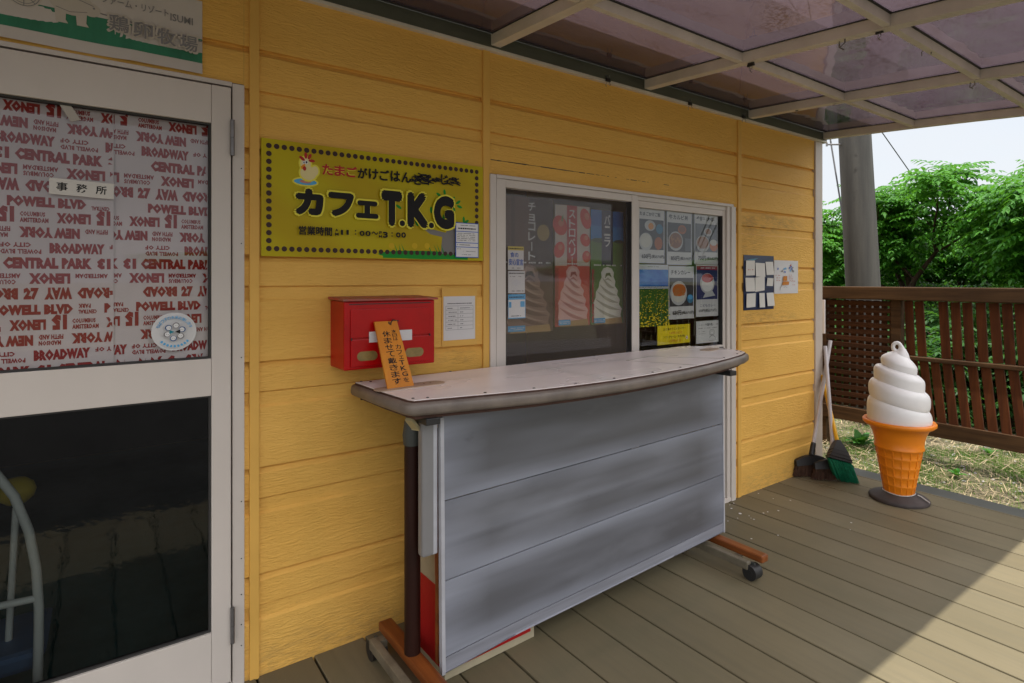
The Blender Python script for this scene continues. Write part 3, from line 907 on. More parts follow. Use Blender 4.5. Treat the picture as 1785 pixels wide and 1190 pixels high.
# screws along the sheet's edge
ip3 = inset(OUT, .038)
for i, p in enumerate(ip3):
    if i in (1, 3, 11, 20, 22): continue
    b = B(); b.lathe([(.0052, 0), (.0045, .0016), (.0, .0022)], (p[0], p[1], TZ + .0013), m_black, 10); b.build('screw', lam)
for x in (1.15, 1.45, 1.95, 2.3, 2.5):
    b = B(); b.lathe([(.0052, 0), (.0045, .0016), (.0, .0022)], (x, -.088 + x * .011, TZ + .0013), m_black, 10); b.build('screw', lam)
# tan cover plates and a worn strip of old tape
def stadium(cx, cy, hw, r, ang, n=10):
    P = []
    for s_, base in ((1, -90), (-1, 90)):
        for k in range(n + 1):
            t = R_(base + 180 * k / n); P.append((s_ * hw + r * math.cos(t), r * math.sin(t)))
    ca, sa = math.cos(ang), math.sin(ang)
    return [(cx + x * ca - y * sa, cy + x * sa + y * ca) for x, y in P]
pl = floor(700, 676, TZ); b = B(); b.prism(stadium(pl.x + .035, pl.y + .004, .10, .034, .06), TZ + .0014, TZ + .004, m_plate)
for q in (.09, .115): b.lathe([(.004, 0), (.0, .001)], (pl.x + q, pl.y + .01, TZ + .0042), m_core, 8)
tag(b.build('cover_plate', tab, recalc=True), 'tan cover plate at the left end of the top')
pl = floor(1237, 609.5, TZ); b = B(); b.prism(stadium(pl.x, pl.y, .045, .034, .25), TZ + .0014, TZ + .004, m_plate)
b.lathe([(.004, 0), (.0, .001)], (pl.x, pl.y, TZ + .0042), m_core, 8)
tag(b.build('cover_plate', tab, recalc=True), 'tan cover plate at the right end of the top')
b = B()
for (p, q) in (((1092, 629), (1215, 637)), ((1092, 629), (1130, 622)), ((1130, 622), (1260, 625))):
    a, c = floor(*p, TZ), floor(*q, TZ); b.bar((a.x, a.y, TZ + .0018), (c.x, c.y, TZ + .0018), .008, .0008, m_tape)
b.build('tape_residue', tab)

# front panel: three boards, slightly bowed at the foot, white strips along both ends
PA, PB = Vector((.905, -.448, 0)), Vector((2.492, -.405, 0))
pd = (PB - PA).normalized(); pn = Vector((pd.y, -pd.x, 0))
def zb(t): return .075 + .040 * t                        # the foot of the panel
def zt(t): return .905
m_kick = M('kick_strip', (.25, .255, .29), .45, var=.18, vscale=(1.5, 1, 30))
def panel_board(f0, f1, gap=.0035):
    b = B(); N = 16; NZ = 24; vs = []; fs = []
    for i in range(N + 1):
        t = i / N; p = PA + (PB - PA) * t
        z0, z1 = zb(t), zt(t); H = z1 - z0
        for j in range(NZ + 1):
            f = f0 + (f1 - f0) * j / NZ; z = z0 + H * f + (gap if j == 0 else 0)
            bow = .004 * math.sin(f * 3.1 + t * 2) + (.012 * (1 - f) ** 3 if t < .2 else 0) * (1 - t * 5)
            rdg_ = .0035 * math.exp(-((f - .50) / .012) ** 2) if .35 < f0 < .4 else 0
            q = p + pn * (.004 + bow + rdg_); vs.append((q.x, q.y, z))
    for i in range(N):
        for j in range(NZ): fs.append((i * (NZ + 1) + j, (i + 1) * (NZ + 1) + j, (i + 1) * (NZ + 1) + j + 1, i * (NZ + 1) + j + 1))
    b.add(vs, fs, m_skirt if f0 > 0 else m_kick, True)
    o = b.build('panel_board', fp)
    sm = o.modifiers.new('thick', 'SOLIDIFY'); sm.thickness = .005; sm.offset = -1; es = o.modifiers.new('edges', 'EDGE_SPLIT'); es.split_angle = R_(40)
    return o
b = B()
for f, hh in ((.03, .05), (.5, .04), (.95, .05)):
    p0 = PA - pn * .012; p1 = PB - pn * .012
    b.bar((p0.x, p0.y, .10 + .8 * f), (p1.x, p1.y, .12 + .78 * f), .012, hh, m_core)
fp = b.build('front_panel', tab)
SE = (0, .055, .352, .665, 1.0)
for f0, f1 in zip(SE, SE[1:]): panel_board(f0, f1)
for t, wd in ((0, .013), (1, .008)):
    b = B(); N = 12; vs = []; fs = []
    for j in range(N + 1):
        f = j / N; z = zb(t) + (zt(t) - zb(t)) * f - .004
        bow = .004 * math.sin(f * 3.1 + t * 2) + (.012 * (1 - f) ** 3 if t < .2 else 0)
        p = (PA if t == 0 else PB) + pn * (.0075 + bow); e = pd * (wd / 2)
        for q in (p - e - pn * .018, p - e, p + e, p + e - pn * .018): vs.append((q.x, q.y, z))
    for j in range(N):
        for e in range(4): fs.append((4 * j + e, 4 * j + (e + 1) % 4, 4 * j + 4 + (e + 1) % 4, 4 * j + 4 + e))
    fs += [(0, 1, 2, 3), (4 * N, 4 * N + 1, 4 * N + 2, 4 * N + 3)]
    b.add(vs, fs, m_strip); b.build('edge_strip', fp, recalc=True)
b = B(); p = PA - pn * .02; b.box(p.x - .004, p.x + .006, p.y - .004, p.y + .012, .09, .86, m_foot); b.build('batten_strip', fp)
# grey cover on the upper half of the left end
b = B(); b.box(.838, .893, -.446, -.412, .458, .893, m_bracket, .008); b.box(.876, .8935, -.4465, -.43, .46, .892, m_strip, .004); b.build('side_cover', tab)
# legs, collars, feet on castors
for lx in (.850, 2.440):
    b = B(); b.tube([(lx, -.350, .105), (lx, -.350, .86)], .027, m_steel, 20); lg = b.build('leg', tab)
    b = B(); b.tube([(lx, -.350, .80), (lx, -.350, .83), (lx + .004, -.352, .87), (lx + .012, -.355, .915)], [.030, .033, .032, .027], m_castgrey, 18); b.build('collar', lg)
    b = B(); b.box(lx - .026, lx + .026, -.66, -.12, .074, .106, m_foot, .008)
    ft = b.build('foot', tab)
    b = B(); b.bar((lx - .062, -.62, .062), (lx - .062, -.16, .062), .030, .036, m_footsteel, bev=.006)
    b.box(lx - .062, lx - .02, -.19, -.16, .05, .076, m_footsteel); b.box(lx - .062, lx - .02, -.56, -.53, .05, .076, m_footsteel)
    b.build('foot_rail', ft)
    for cy in (-.625, -.155):
        b = B(); b.tube([(lx - .072, cy, .034), (lx - .018, cy, .034)], .034, m_black, 22)
        b.tube([(lx - .0735, cy, .034), (lx - .0165, cy, .034)], .015, m_black, 16)
        b.box(lx - .05, lx - .04, cy - .012, cy + .012, .05, .075, m_castgrey)
        b.build('caster', ft)
b = B()
for lx in (.850, 2.440):
    b.bar((lx, -.15, .905), (lx, -.50, .905), .05, .022, m_black, bev=.003)
b.bar((.85, -.350, .893), (2.44, -.350, .893), .05, .04, m_black, bev=.004)
b.build('under_frame', tab)
m_brk = M('cream_bracket', (.42, .36, .20), .5, var=.1)
b = B(); b.bar((.80, -.43, .905), (.832, -.415, .868), .03, .010, m_brk); b.bar((.828, -.416, .868), (.86, -.40, .868), .03, .010, m_brk); b.build('corner_bracket', tab)

# carton under the table
b = B()
b.hexa([(.942, -.405, .0015), (1.335, -.388, .0015), (1.33, -.10, .0015), (.937, -.11, .0015), (.942, -.405, .56), (1.335, -.388, .56), (1.33, -.10, .56), (.937, -.11, .56)], m_card, .003)
m_bred = ink('carton_red', (.38, .012, .012), .6)
def on_front(b, u0, v0, u1, v1, m):
    P0 = Vector((.942, -.4062, 0)); P1 = Vector((1.335, -.3892, 0)); e = P1 - P0
    b.add([P0 + e * u0 + Vector((0, 0, v0)), P0 + e * u1 + Vector((0, 0, v0)), P0 + e * u1 + Vector((0, 0, v1)), P0 + e * u0 + Vector((0, 0, v1))], [(0, 1, 2, 3)], m)
on_front(b, .03, .030, .95, .30, m_bred)
b.add([(.9408, -.40, .03), (.9362, -.13, .03), (.9362, -.13, .30), (.9408, -.40, .30)], [(0, 1, 2, 3)], m_bred)
b.add([(.9408, -.395, .33), (.9398, -.34, .33), (.9398, -.34, .45), (.9408, -.395, .45)], [(0, 1, 2, 3)], m_bred)
tag(b.build('cardboard_box'), 'red and cream cardboard box standing under the counter table', 'box')

# ================================================================== MAILBOX
mb = thing('mailbox', (.858, -.02, 1.03), 'red enamelled steel mailbox fixed to the yellow wall under the signboard', 'mailbox')
mx0, mx1, my, mz0, mz1 = .684, 1.034, -.160, 1.034, 1.274
b = B(); b.box(mx0, mx1, my, -.012, mz0, mz1, m_red, .006)
for (a0, a1, c0, c1) in ((mx0 + .018, mx1 - .018, mz1 - .012, mz1 - .009), ):
    b.box(a0, a1, my - .0018, my + .001, c0, c1, m_black)
body = b.build('body', mb)
b = B()
b.hexa([(mx0 - .008, my - .014, mz1 + .0005), (mx1 + .008, my - .014, mz1 + .0005), (mx1 + .008, -.012, mz1 + .004), (mx0 - .008, -.012, mz1 + .004),
        (mx0 - .008, my - .014, mz1 + .008), (mx1 + .008, my - .014, mz1 + .008), (mx1 + .008, -.012, mz1 + .014), (mx0 - .008, -.012, mz1 + .014)], m_redlid, .0025)
b.build('lid', mb)
b = B(); b.box(mx0 + .022, mx1 - .022, my - .0045, my - .0005, mz0 + .112, mz1 - .028, m_red, .0018); b.build('letter_flap', mb)
b = B(); b.box(mx0 + .022, mx1 - .022, my - .007, my - .0005, mz0 + .012, mz0 + .107, m_red, .0025)
b.box(mx0 + .022, mx0 + .026, my - .0078, my - .004, mz0 + .104, mz0 + .113, m_black); b.box(mx1 - .026, mx1 - .022, my - .0078, my - .004, mz0 + .104, mz0 + .113, m_black)
dr = b.build('door', mb)
b = B(); b.box(.771, .936, my - .0088, my - .0072, 1.128 - .0, 1.166, m_paper); b.build('name_label', dr)
def xz_stadium(b, cx, cz, hw, r, y, m, n=10):
    P = []
    for s_, base in ((1, -90), (-1, 90)):
        for k in range(n + 1):
            t = R_(base + 180 * k / n); P.append((cx + s_ * hw + r * math.cos(t), y, cz + r * math.sin(t)))
    b.add(P, [list(range(len(P)))], m)
for cx in (.765, .946):
    b = B(); xz_stadium(b, cx, 1.0815, .0225, .0195, my - .0074, m_red); xz_stadium(b, cx, 1.0815, .021, .0165, my - .0079, m_brass); b.build('viewing_slot', dr)

# orange board leaning on the mailbox
A0, A1 = Vector((.788, -.292, TZ + .0045)), Vector((.888, -.286, TZ + .0045))
U0, U1 = Vector((.785 , -.182, 1.202)), Vector((.872, -.178, 1.202))
b = B()
ux = (A1 - A0).normalized(); uz = (U0 - A0).normalized(); nn = ux.cross(uz).normalized()
if nn.y > 0: nn = -nn
th = .008
b.hexa([A0, A1, A1 - nn * th, A0 - nn * th, U0, U1, U1 - nn * th, U0 - nn * th], m_signwood, .0012)
def on_board(u, v, e): # u, v in 0..1 on the board's face
    lo = A0.lerp(A1, u); hi = U0.lerp(U1, u); return lo.lerp(hi, v) + nn * e
def board_text(t, u0, v0, u1, v1, bold):
    vs, fs, (a, c, dd, e) = glyphs(t, bold)
    if not vs: return
    b.add([on_board(u0 + (u1 - u0) * (x - a) / max(c - a, 1e-5), v0 + (v1 - v0) * (y - dd) / max(e - dd, 1e-5), .0006) for x, y in vs], fs, K)
v = .845
for ch in '休ませて戴きます':
    board_text(ch, .22, v - .088, .56, v, .014); v -= .1015
v = .86
for ch, hh in (('本', .052), ('日', .050), ('は', .050)):
    board_text(ch, .63, v - hh, .83, v, .010); v -= hh + .008
v -= .055
for ch in 'カフェTKGを':
    hh = .068 if ch not in 'ェ' else .05
    board_text(ch, .64 if ch != 'ェ' else .69, v - hh, .87, v, .016 if ch in 'TKG' else .010); v -= hh + .018
b.tube([on_board(.62, .985, .002), on_board(.60, .955, .002), on_board(.67, .94, .002), on_board(.70, .97, .002), on_board(.80, 1.01, .001), on_board(1.1, 1.0, -.004)], .0022, m_black, 6)
tag(b.build('notice_board'), 'narrow orange wooden board with brushed black Japanese writing leaning on the mailbox', 'sign')

# ================================================================== SIGNBOARD
SX, SZ, SW, SH = .446, 1.430, .892, .402
m_sy = bpy.data.materials.new('sign_yellow'); m_sy.use_nodes = True
nt = m_sy.node_tree; bs_ = nt.nodes['Principled BSDF']
wv = nt.nodes.new('ShaderNodeTexWave'); wv.inputs['Scale'].default_value = .55; wv.inputs['Distortion'].default_value = 1.2; wv.inputs['Detail'].default_value = 1
nt.links.new(coord(nt, (1.4, 1, 3.2), (0, R_(28), 0)), wv.inputs['Vector'])
nt.links.new(mixc(nt, rng(nt, wv.outputs[0], .3, .9, 0, 1), (.46, .37, .0005), (.43, .31, .0005)), bs_.inputs['Base Color'])
bs_.inputs['Roughness'].default_value = .4; bs_.inputs['Specular IOR Level'].default_value = .2
P = Print(SW, SH, m_sy, .012)
OL = ink('sign_outline', (.74, .66, .06), .5)
DOT = ink('sign_dot', (.05, .026, .02), .5)
m_grey = ink('sign_trunk', (.20, .19, .18), .5)
def sp(px, py):
    q = wall(px, py, -.0245); return q.x - SX, q.z - SZ
def sc4(x, y): return sp(430 + x / 4.151, 220 + y / 4.151)
def bx(x0, y0, x1, y1):
    u0, v1 = sc4(x0, y0); u1, v0 = sc4(x1, y1)
    ul, vb = sc4(x0, y1); ur, vt = sc4(x1, y0)
    return (u0 + ul) / 2, (v0 + vb) / 2, (u1 + ur) / 2, (v1 + vt) / 2
P.st = .00004
g0 = sc4(950, 960); g1 = sc4(1600, 965)
P.disc((g0[0] + g1[0]) / 2, .018, (g1[0] - g0[0]) / 2, .017, GRN); P.rect(g0[0] + .02, .003, g1[0], .019, GRN)
P.poly([sc4(*q) for q in ((1405, 920), (1520, 930), (1510, 800), (1530, 690), (1490, 690), (1440, 770), (1300, 735), (1270, 735), (1330, 780), (1415, 800))], m_grey)
for (x, y, a) in ((1432, 478, 1.7), (1498, 530, 1.3), (1530, 550, .6), (1540, 582, -.3), (1500, 600, -1.3), (1390, 495, 2.6), (1100, 582, 2.6), (1335, 605, 1.6), (1570, 675, 1.6), (1590, 690, .6), (1230, 700, 2.0), (1425, 660, 1.5)):
    u, v = sc4(x, y); P.disc(u, v, .0135, .0058, GRN, True, 10, a)
for x in (1085, 1110, 1140, 1330, 1375, 1395, 1420):
    u, v = sc4(x, 915); P.poly([(u, v), (u + .006, v), (u - .008 + random.uniform(-.008, .008), v + .035 + random.uniform(0, .02))], GRN)
for x in (1048, 1215, 1305): u, v = sc4(x, 865); P.disc(u, v, .012, .012, ink('sign_flower', (.56, .38, .02)))
nx, nv = 34, 14
P.lay()
for i in range(nx):
    u = .024 + (SW - .056) * i / (nx - 1)
    for v in (.026, SH - .024): P.disc(u, v, .0092, .0092, DOT, False, 16)
for j in range(1, nv - 1):
    v = .026 + (SH - .050) * j / (nv - 1)
    for u in (.024, SW - .032): P.disc(u, v, .0092, .0092, DOT, False, 16)
# hen on a plate
hu, hv = sc4(425, 402)
for (m, e) in ((OL, .006), (SKYB, 0)): P.disc(hu, hv, .040 + e, .011 + e, m)
P.disc(hu, hv + .001, .020, .006, ink('pale_red', (.5, .22, .18)))
m_hen = ink('hen_cream', (.72, .62, .30), .5)
for (m, e) in ((OL, .006), (m_hen, 0)):
    P.disc(hu + .010, hv + .032, .028 + e, .025 + e, m); P.disc(hu + .033, hv + .042, .012 + e, .017 + e, m); P.disc(hu + .0, hv + .064, .018 + e, .023 + e, m)
for (x, y, a) in ((400, 232, 2.5), (427, 212, 1.6), (455, 220, 1.1), (470, 250, .0)): u, v = sc4(x, y); P.disc(u, v, .0115, .0055, RED, True, 12, a)
u, v = sc4(414, 262); P.disc(u, v, .005, .006, WHT); P.disc(u, v, .002, .003, K)
u, v = sc4(432, 260); P.disc(u, v, .006, .007, WHT); P.disc(u, v, .003, .004, K)
P.poly([sc4(420, 268), sc4(390, 290), sc4(398, 312), sc4(424, 295)], ink('beak', (.75, .27, .02))); u, v = sc4(418, 305); P.disc(u, v, .006, .008, RED)
# lettering
def line4(t, x0, y0, x1, y1, m, bold):
    """a line of writing set character by character between two ends"""
    n_ = len(t)
    for i, ch in enumerate(t):
        f0, f1 = i / n_, (i + .9) / n_
        xa, xb = x0 + (x1 - x0) * f0, x0 + (x1 - x0) * f1; ya = y0 + (y1 - y0) * f0
        hh = 78; u0, v0, u1, v1 = bx(xa, ya, xb, ya + hh)
        P.text(ch, u0, v0, u1, v1, m, bold, 0, i == 0)
line4('たまご', 545, 275, 805, 300, OL, .16); line4('たまご', 545, 275, 805, 300, RED, .08)
line4('がけごはん', 800, 300, 1195, 340, K, .07)
P.lay()
for i in range(60):
    x = random.uniform(1200, 1530); y = 375 + (x - 1200) * .08 + random.uniform(-26, 26)
    if 1320 < x < 1385: y = 395 + random.uniform(-8, 8)
    u, v = sc4(x, y); P.line([(u - .011, v + random.uniform(-.008, .008)), (u + .011, v + random.uniform(-.01, .01))], .0045, K, i % 8 == 0)
for (x0, x1, t) in ((1205, 1255, 'と'), (1258, 1315, 'ヨ'), (1400, 1455, 'じ')): P.text(t, *bx(x0, 350, x1, 425), K, .06)
def fat(t, x0, y0, x1, y1, bold, e=.0065):
    u0, v0, u1, v1 = bx(x0, y0, x1, y1)
    P.text(t, u0 - e, v0 - e, u1 + e, v1 + e, OL, bold + .02, res=4); P.text(t, u0, v0, u1, v1, K, bold, res=4)
fat('カ', 345, 452, 553, 645, .15); fat('フ', 585, 480, 772, 655, .15); fat('ェ', 785, 540, 948, 668, .15)
fat('T', 968, 468, 1118, 722, .17); fat('K', 1155, 482, 1308, 735, .17); fat('G', 1345, 505, 1494, 745, .17)
for (x, y) in ((1118, 703), (1328, 718)): u, v = sc4(x, y); P.disc(u, v, .0165, .0165, OL); P.disc(u, v, .0115, .0115, K)
P.text('営業時間', *bx(370, 725, 612, 790), K, .05)
P.text('A', *bx(634, 742, 656, 762), K, .04); P.text('M', *bx(632, 770, 658, 792), K, .04)
P.text('1', *bx(674, 750, 690, 786), K, .05, res=3); P.text('1', *bx(714, 750, 731, 786), K, .05, res=3)
for y in (757, 780): u, v = sc4(780, y); P.disc(u, v, .0028, .0028, K)
P.text('0', *bx(808, 757, 845, 794), K, .12, res=3); P.text('0', *bx(850, 757, 888, 796), K, .12, res=3); P.text('〜', *bx(895, 762, 942, 786), K, .02)
P.text('P', *bx(950, 760, 970, 782), K, .04); P.text('M', *bx(947, 788, 970, 806), K, .04)
P.text('3', *bx(976, 764, 1012, 808), K, .12, res=3)
for y in (773, 795): u, v = sc4(1042, y); P.disc(u, v, .0028, .0028, K)
P.text('0', *bx(1070, 768, 1104, 806), K, .12, res=3); P.text('0', *bx(1108, 768, 1142, 808), K, .12, res=3)
sgn = P.place('signboard', SX, -.0245, SZ, 'wide yellow signboard with a black dotted border, a cartoon hen and big black Japanese lettering', 'sign')
P = Print(.112, .145, BLU, .001); P.lay()
for (v0, v1) in ((.110, .142), (.063, .107), (.045, .060), (.003, .042)): P.rect(.003, v0, .109, v1, WHT, False)
P.scrib(.02, .130, .095, .138, K, 1, .003); P.scrib(.012, .115, .100, .127, K, 1, .006, 1)
P.scrib(.008, .068, .095, .104, K, 5, .0025); P.scrib(.008, .048, .07, .057, K, 1, .003); P.scrib(.03, .022, .10, .030, KG, 1, .003); P.scrib(.03, .008, .08, .016, KG, 1, .003); P.scrib(.008, .032, .025, .039, K, 1, .003)
P.place('permit_slip', 1.198, -.0335, 1.442, 'small blue bordered permit slip over the lower right corner of the yellow signboard', 'notice')

# ================================================================== PAPERS AND PRINTS
# banner over the door
m_bgreen = M('banner_green', (.03, .20, .105), .7, var=.15, vscale=(20, 20, 3))
m_bwhite = M('banner_white', (.56, .51, .46), .7, var=.06, vscale=(3, 3, 3))
BX, BZ, BW, BH = -.72, 2.012, .989, .235
P = Print(.001, .001, m_bwhite, 0)
def grid(P, u0, v0, u1, v1, m, n=60):
    P.lay(); vs = []; fs = []
    for i in range(n + 1):
        u = u0 + (u1 - u0) * i / n
        for j in range(5): vs.append((u, P.d, v0 + (v1 - v0) * j / 4))
    for i in range(n):
        for j in range(4): fs.append((i * 5 + j, (i + 1) * 5 + j, (i + 1) * 5 + j + 1, i * 5 + j + 1))
    P.b.add(vs, fs, m, True)
grid(P, 0, 0, BW, BH, m_bwhite); grid(P, 0, .034, BW, .112, m_bgreen)
P.line([(.0, .150), (.55, .138), (.80, .118), (BW, .105)], .004, KG)
m_ol = ink('banner_outline', (.50, .45, .38))
# cart wheel and an ox outline
P.disc(.548, .135, .040, .040, m_ol, n=28); P.ring(.548, .135, .036, .036, .0025, KG, 28); P.ring(.548, .135, .029, .029, .0018, KG, 28)
for a in range(4):
    t = R_(45 * a); P.line([(.548 - .034 * math.cos(t), .135 - .034 * math.sin(t)), (.548 + .034 * math.cos(t), .135 + .034 * math.sin(t))], .0022, KG, a == 0)
P.disc(.655, .135, .052, .034, m_ol); P.disc(.700, .128, .022, .020, m_ol)
for u in (.628, .676): P.poly([(u - .014, .125), (u + .014, .125), (u + .012, .085), (u + .018, .075), (u - .010, .075)], m_ol)
P.line([(.612, .150), (.640, .158), (.672, .150), (.705, .140)], .002, KG); P.line([(.618, .118), (.65, .110), (.69, .118)], .0018, KG, False); P.disc(.706, .134, .003, .003, KG, False)
P.text('ファーム・リゾート', .725, .158, .895, .183, KG, .012); P.text('ISUMI', .900, .150, .962, .173, KG, .012)
for i, ch in enumerate('鶏卵牧場'):
    u = .742 + .061 * i; v = .080 - .006 * i
    P.text(ch, u - .006, v - .006, u + .056, v + .056, m_ol, .08); P.text(ch, u, v, u + .050, v + .050, KG, .03)
P.warp(lambda u, v: -.004 * math.exp(-(v / .05) ** 2) * (1 + math.sin(u * 16)) - .006 * math.exp(-((u - .80) / .03) ** 2) * max(0, 1 - v / .14))
P.place('banner', BX, -.0165, BZ, 'white and green printed farm banner with grey lettering tacked above the office door', 'banner')

# curtain behind the upper door pane: two cloth strips printed with street names, many of them upside down
m_cred = ink('curtain_red', (.34, .028, .024), .85)
ROWS = [  # (height share, list of (word, width, rot, dv, dh)) over one repeat of .47 m
    [('LENOX', .108, 180, 0, 1), ('15', .048, 180, 0, 1.35), ('COLUMBUS', .075, 0, .52, .42), ('AMSTERDAM', .085, 0, 0, .42), ('gap', .02, 0, 0, 0)],
    [('NEW YORK', .185, 180, 0, 1), ('FIFTH AND', .075, 180, .52, .42), ('MADISON', .068, 180, 0, .42)],
    [('CITY OF', .09, 180, .52, .42), ('POWELL BLVD', .12, 180, -.05, .42), ('BROADWAY', .175, 0, 0, 1)],
    [('CENTRAL PARK', .27, 0, 0, 1), ('13', .045, 180, 0, 1)],
    [('AMSTERDAM', .105, 180, .52, .42), ('COLUMBUS', .092, 180, 0, .42), ('LENOX', .125, 180, 0, 1)],
    [('BROAD', .125, 180, 0, 1.05), ('27', .045, 0, 0, 1.05), ('WAY', .085, 180, 0, 1.05)],
    [('POWELL BLVD', .24, 0, 0, .95), ('CENTRAL', .06, 180, .0, .38), ('PARK', .04, 180, .52, .38)]]
def curtain(name, X0, X1, Z0, Z1, uo, vo, label, ph):
    w, h_ = X1 - X0, Z1 - Z0
    P = Print(.001, .001, m_cloth, 0)
    P.lay(); vs = []; fs = []; n, q = 40, 30
    for i in range(n + 1):
        for j in range(q + 1): vs.append((w * i / n, 0, h_ * j / q))
    for i in range(n):
        for j in range(q): fs.append((i * (q + 1) + j, (i + 1) * (q + 1) + j, (i + 1) * (q + 1) + j + 1, i * (q + 1) + j + 1))
    P.b.add(vs, fs, m_cloth, True); P.d = -.0012
    RP = .0437; v = h_ - vo; r = 0; big = .0330
    while v > -.02:
        row = ROWS[r % 7]; u = -.42 + uo + (r * .131) % .40; lastsmall = None; j = 0
        while u < w:
            (t, wd, rot, dv, dh) = row[j % len(row)]; j += 1; wd *= .74
            if t == 'gap': continue
            if dh < .6:
                if lastsmall is not None and dv != lastdv: u0 = lastsmall; lastsmall = None
                else: u0 = u; lastsmall = u; lastdv = dv; u += wd + .018
                u = max(u, u0 + wd + .018)
            else: u0 = u; u += wd + .012; lastsmall = None
            z0 = v - big + big * dv; z1 = z0 + big * dh
            if u0 + wd < 0 or u0 > w: continue
            P.text(t, u0, z0, u0 + wd, z1, m_cred, .085 if dh > .6 else .05, rot, False, (0.0015, w - .0015), 1, sp=1.10)
        v -= RP; r += 1
    b2 = B(); lim = h_ - .0005
    keepf = []; keepm = []; keeps = []
    for f, k_, s_ in zip(P.b.f, P.b.m, P.b.smooth):
        zc = [P.b.v[i].z for i in f]
        if min(zc) >= -.0006 and max(zc) <= h_ + .0006: keepf.append(f); keepm.append(k_); keeps.append(s_)
    P.b.f, P.b.m, P.b.smooth = keepf, keepm, keeps
    P.warp(lambda u, z: .0035 * math.sin(u * 26 + ph + z * 3) + .0025 * math.sin(z * 13 + u * 9 + ph * 2))
    return P.place(name, X0, .012, Z0, label, 'curtain')
curtain('printed_curtain', .026, .292, 1.085, 1.862, .13, .010, 'right hand cloth strip with red street names behind the upper door pane', .4)
curtain('printed_curtain', -.70, .034, 1.070, 1.868, .02, .018, 'wide left cloth strip with red street names behind the upper door pane', 2.0).location.y -= .006
# on the door pane
P = Print(.152, .046, m_paper2, .002); x = .016
for ch in '事務所': P.text(ch, x, .011, x + .026, .036, K, .018); x += .046
o = P.place('office_plate', -.118, -.0150, 1.594, 'small white door plate with black Japanese characters on the upper door pane', 'sign', rot=R_(-1.6))
tp = B(); tp.hexa([(-.106, -.0125, 1.872), (-.083, -.0125, 1.878), (-.045, -.0125, 1.815), (-.068, -.0125, 1.806), (-.106, -.0142, 1.872), (-.083, -.0142, 1.878), (-.045, -.0142, 1.815), (-.068, -.0142, 1.806)], m_tape)
tag(tp.build('paper_strip', recalc=True), 'short slanting strip of tan paper tape near the top of the door pane', 'tape')
P = Print(.001, .001, m_paper, 0)
P.disc(.062, .060, .062, .060, m_paper, n=40); c0 = (.062, .060)
for i, ch in enumerate('ちばっ子の未来応援します'):
    t = R_(158 - i * 12.5); u, v = c0[0] + .047 * math.cos(t), c0[1] + .045 * math.sin(t)
    s_ = .0048; P.text(ch, u - s_, v - s_, u + s_, v + s_, SKYB, .03, math.degrees(t) - 90, i == 0)
P.lay()
for i in range(9):
    t = R_(222 + i * 12); u, v = c0[0] + .047 * math.cos(t), c0[1] + .045 * math.sin(t)
    P.disc(u, v, .0042, .0036, SKYB, False, 8, t)
for i in range(6):
    t = R_(60 * i + 20); u, v = c0[0] + .022 * math.cos(t), c0[1] + .021 * math.sin(t)
    P.disc(u, v, .0095, .0090, KG if i % 2 else ink('navy', (.03, .09, .22)), n=14, lay=(i == 0)); 
P.lay()
for i in range(6):
    t = R_(60 * i + 20); u, v = c0[0] + .021 * math.cos(t), c0[1] + .020 * math.sin(t); P.disc(u, v, .0072, .0068, WHT, False, 12)
P.poly([(.062, .060), (.048, .066), (.048, .054)], ink('teal', (.03, .22, .28))); P.poly([(.062, .060), (.077, .067), (.077, .054)], K, False)
P.lay()
for i in range(6):
    t = R_(60 * i + 20); u, v = c0[0] + .021 * math.cos(t), c0[1] + .020 * math.sin(t)
    P.disc(u - .0025, v, .0008, .001, K, False, 6); P.disc(u + .0025, v, .0008, .001, K, False, 6)
P.place('round_sticker', .129, -.0122, 1.126, 'round white sticker with pale blue characters and small faces on the door pane', 'sticker')
# white notice beside the mailbox
P = Print(.152, .182, m_paper, .0012)
P.scrib(.018, .148, .135, .156, K, 1, .004, .95)
P.line([(.010, .142), (.142, .142)], .0012, KG)
for i in range(1, 7): P.line([(.010, .142 - .0165 * i), (.142, .142 - .0165 * i)], .0012, KG, False)
for u in (.010, .068, .142): P.line([(u, .142), (u, .142 - .099)], .0012, KG, False)
for i in range(6):
    P.scrib(.018, .128 - .0165 * i, .018 + random.uniform(.02, .045), .137 - .0165 * i, K, 1, .003, .9)
    P.scrib(.078, .127 - .0165 * i, .078 + random.choice((.015, .05, .055)), .138 - .0165 * i, K, 1, .003, .9)
P.warp(lambda u, v: -.002 * math.sin(u * 20) * (v < .02))
P.place('contact_notice', 1.150, -.0185, 1.098, 'white printed notice with a small table of lines on the siding right of the mailbox', 'notice')
b = B(); b.box(1.143, 1.312, -.0172, -.0138, 1.073, 1.315, m_batten); tag(b.build('backing_sheet'), 'yellow painted backing sheet behind the white printed notice', 'panel')

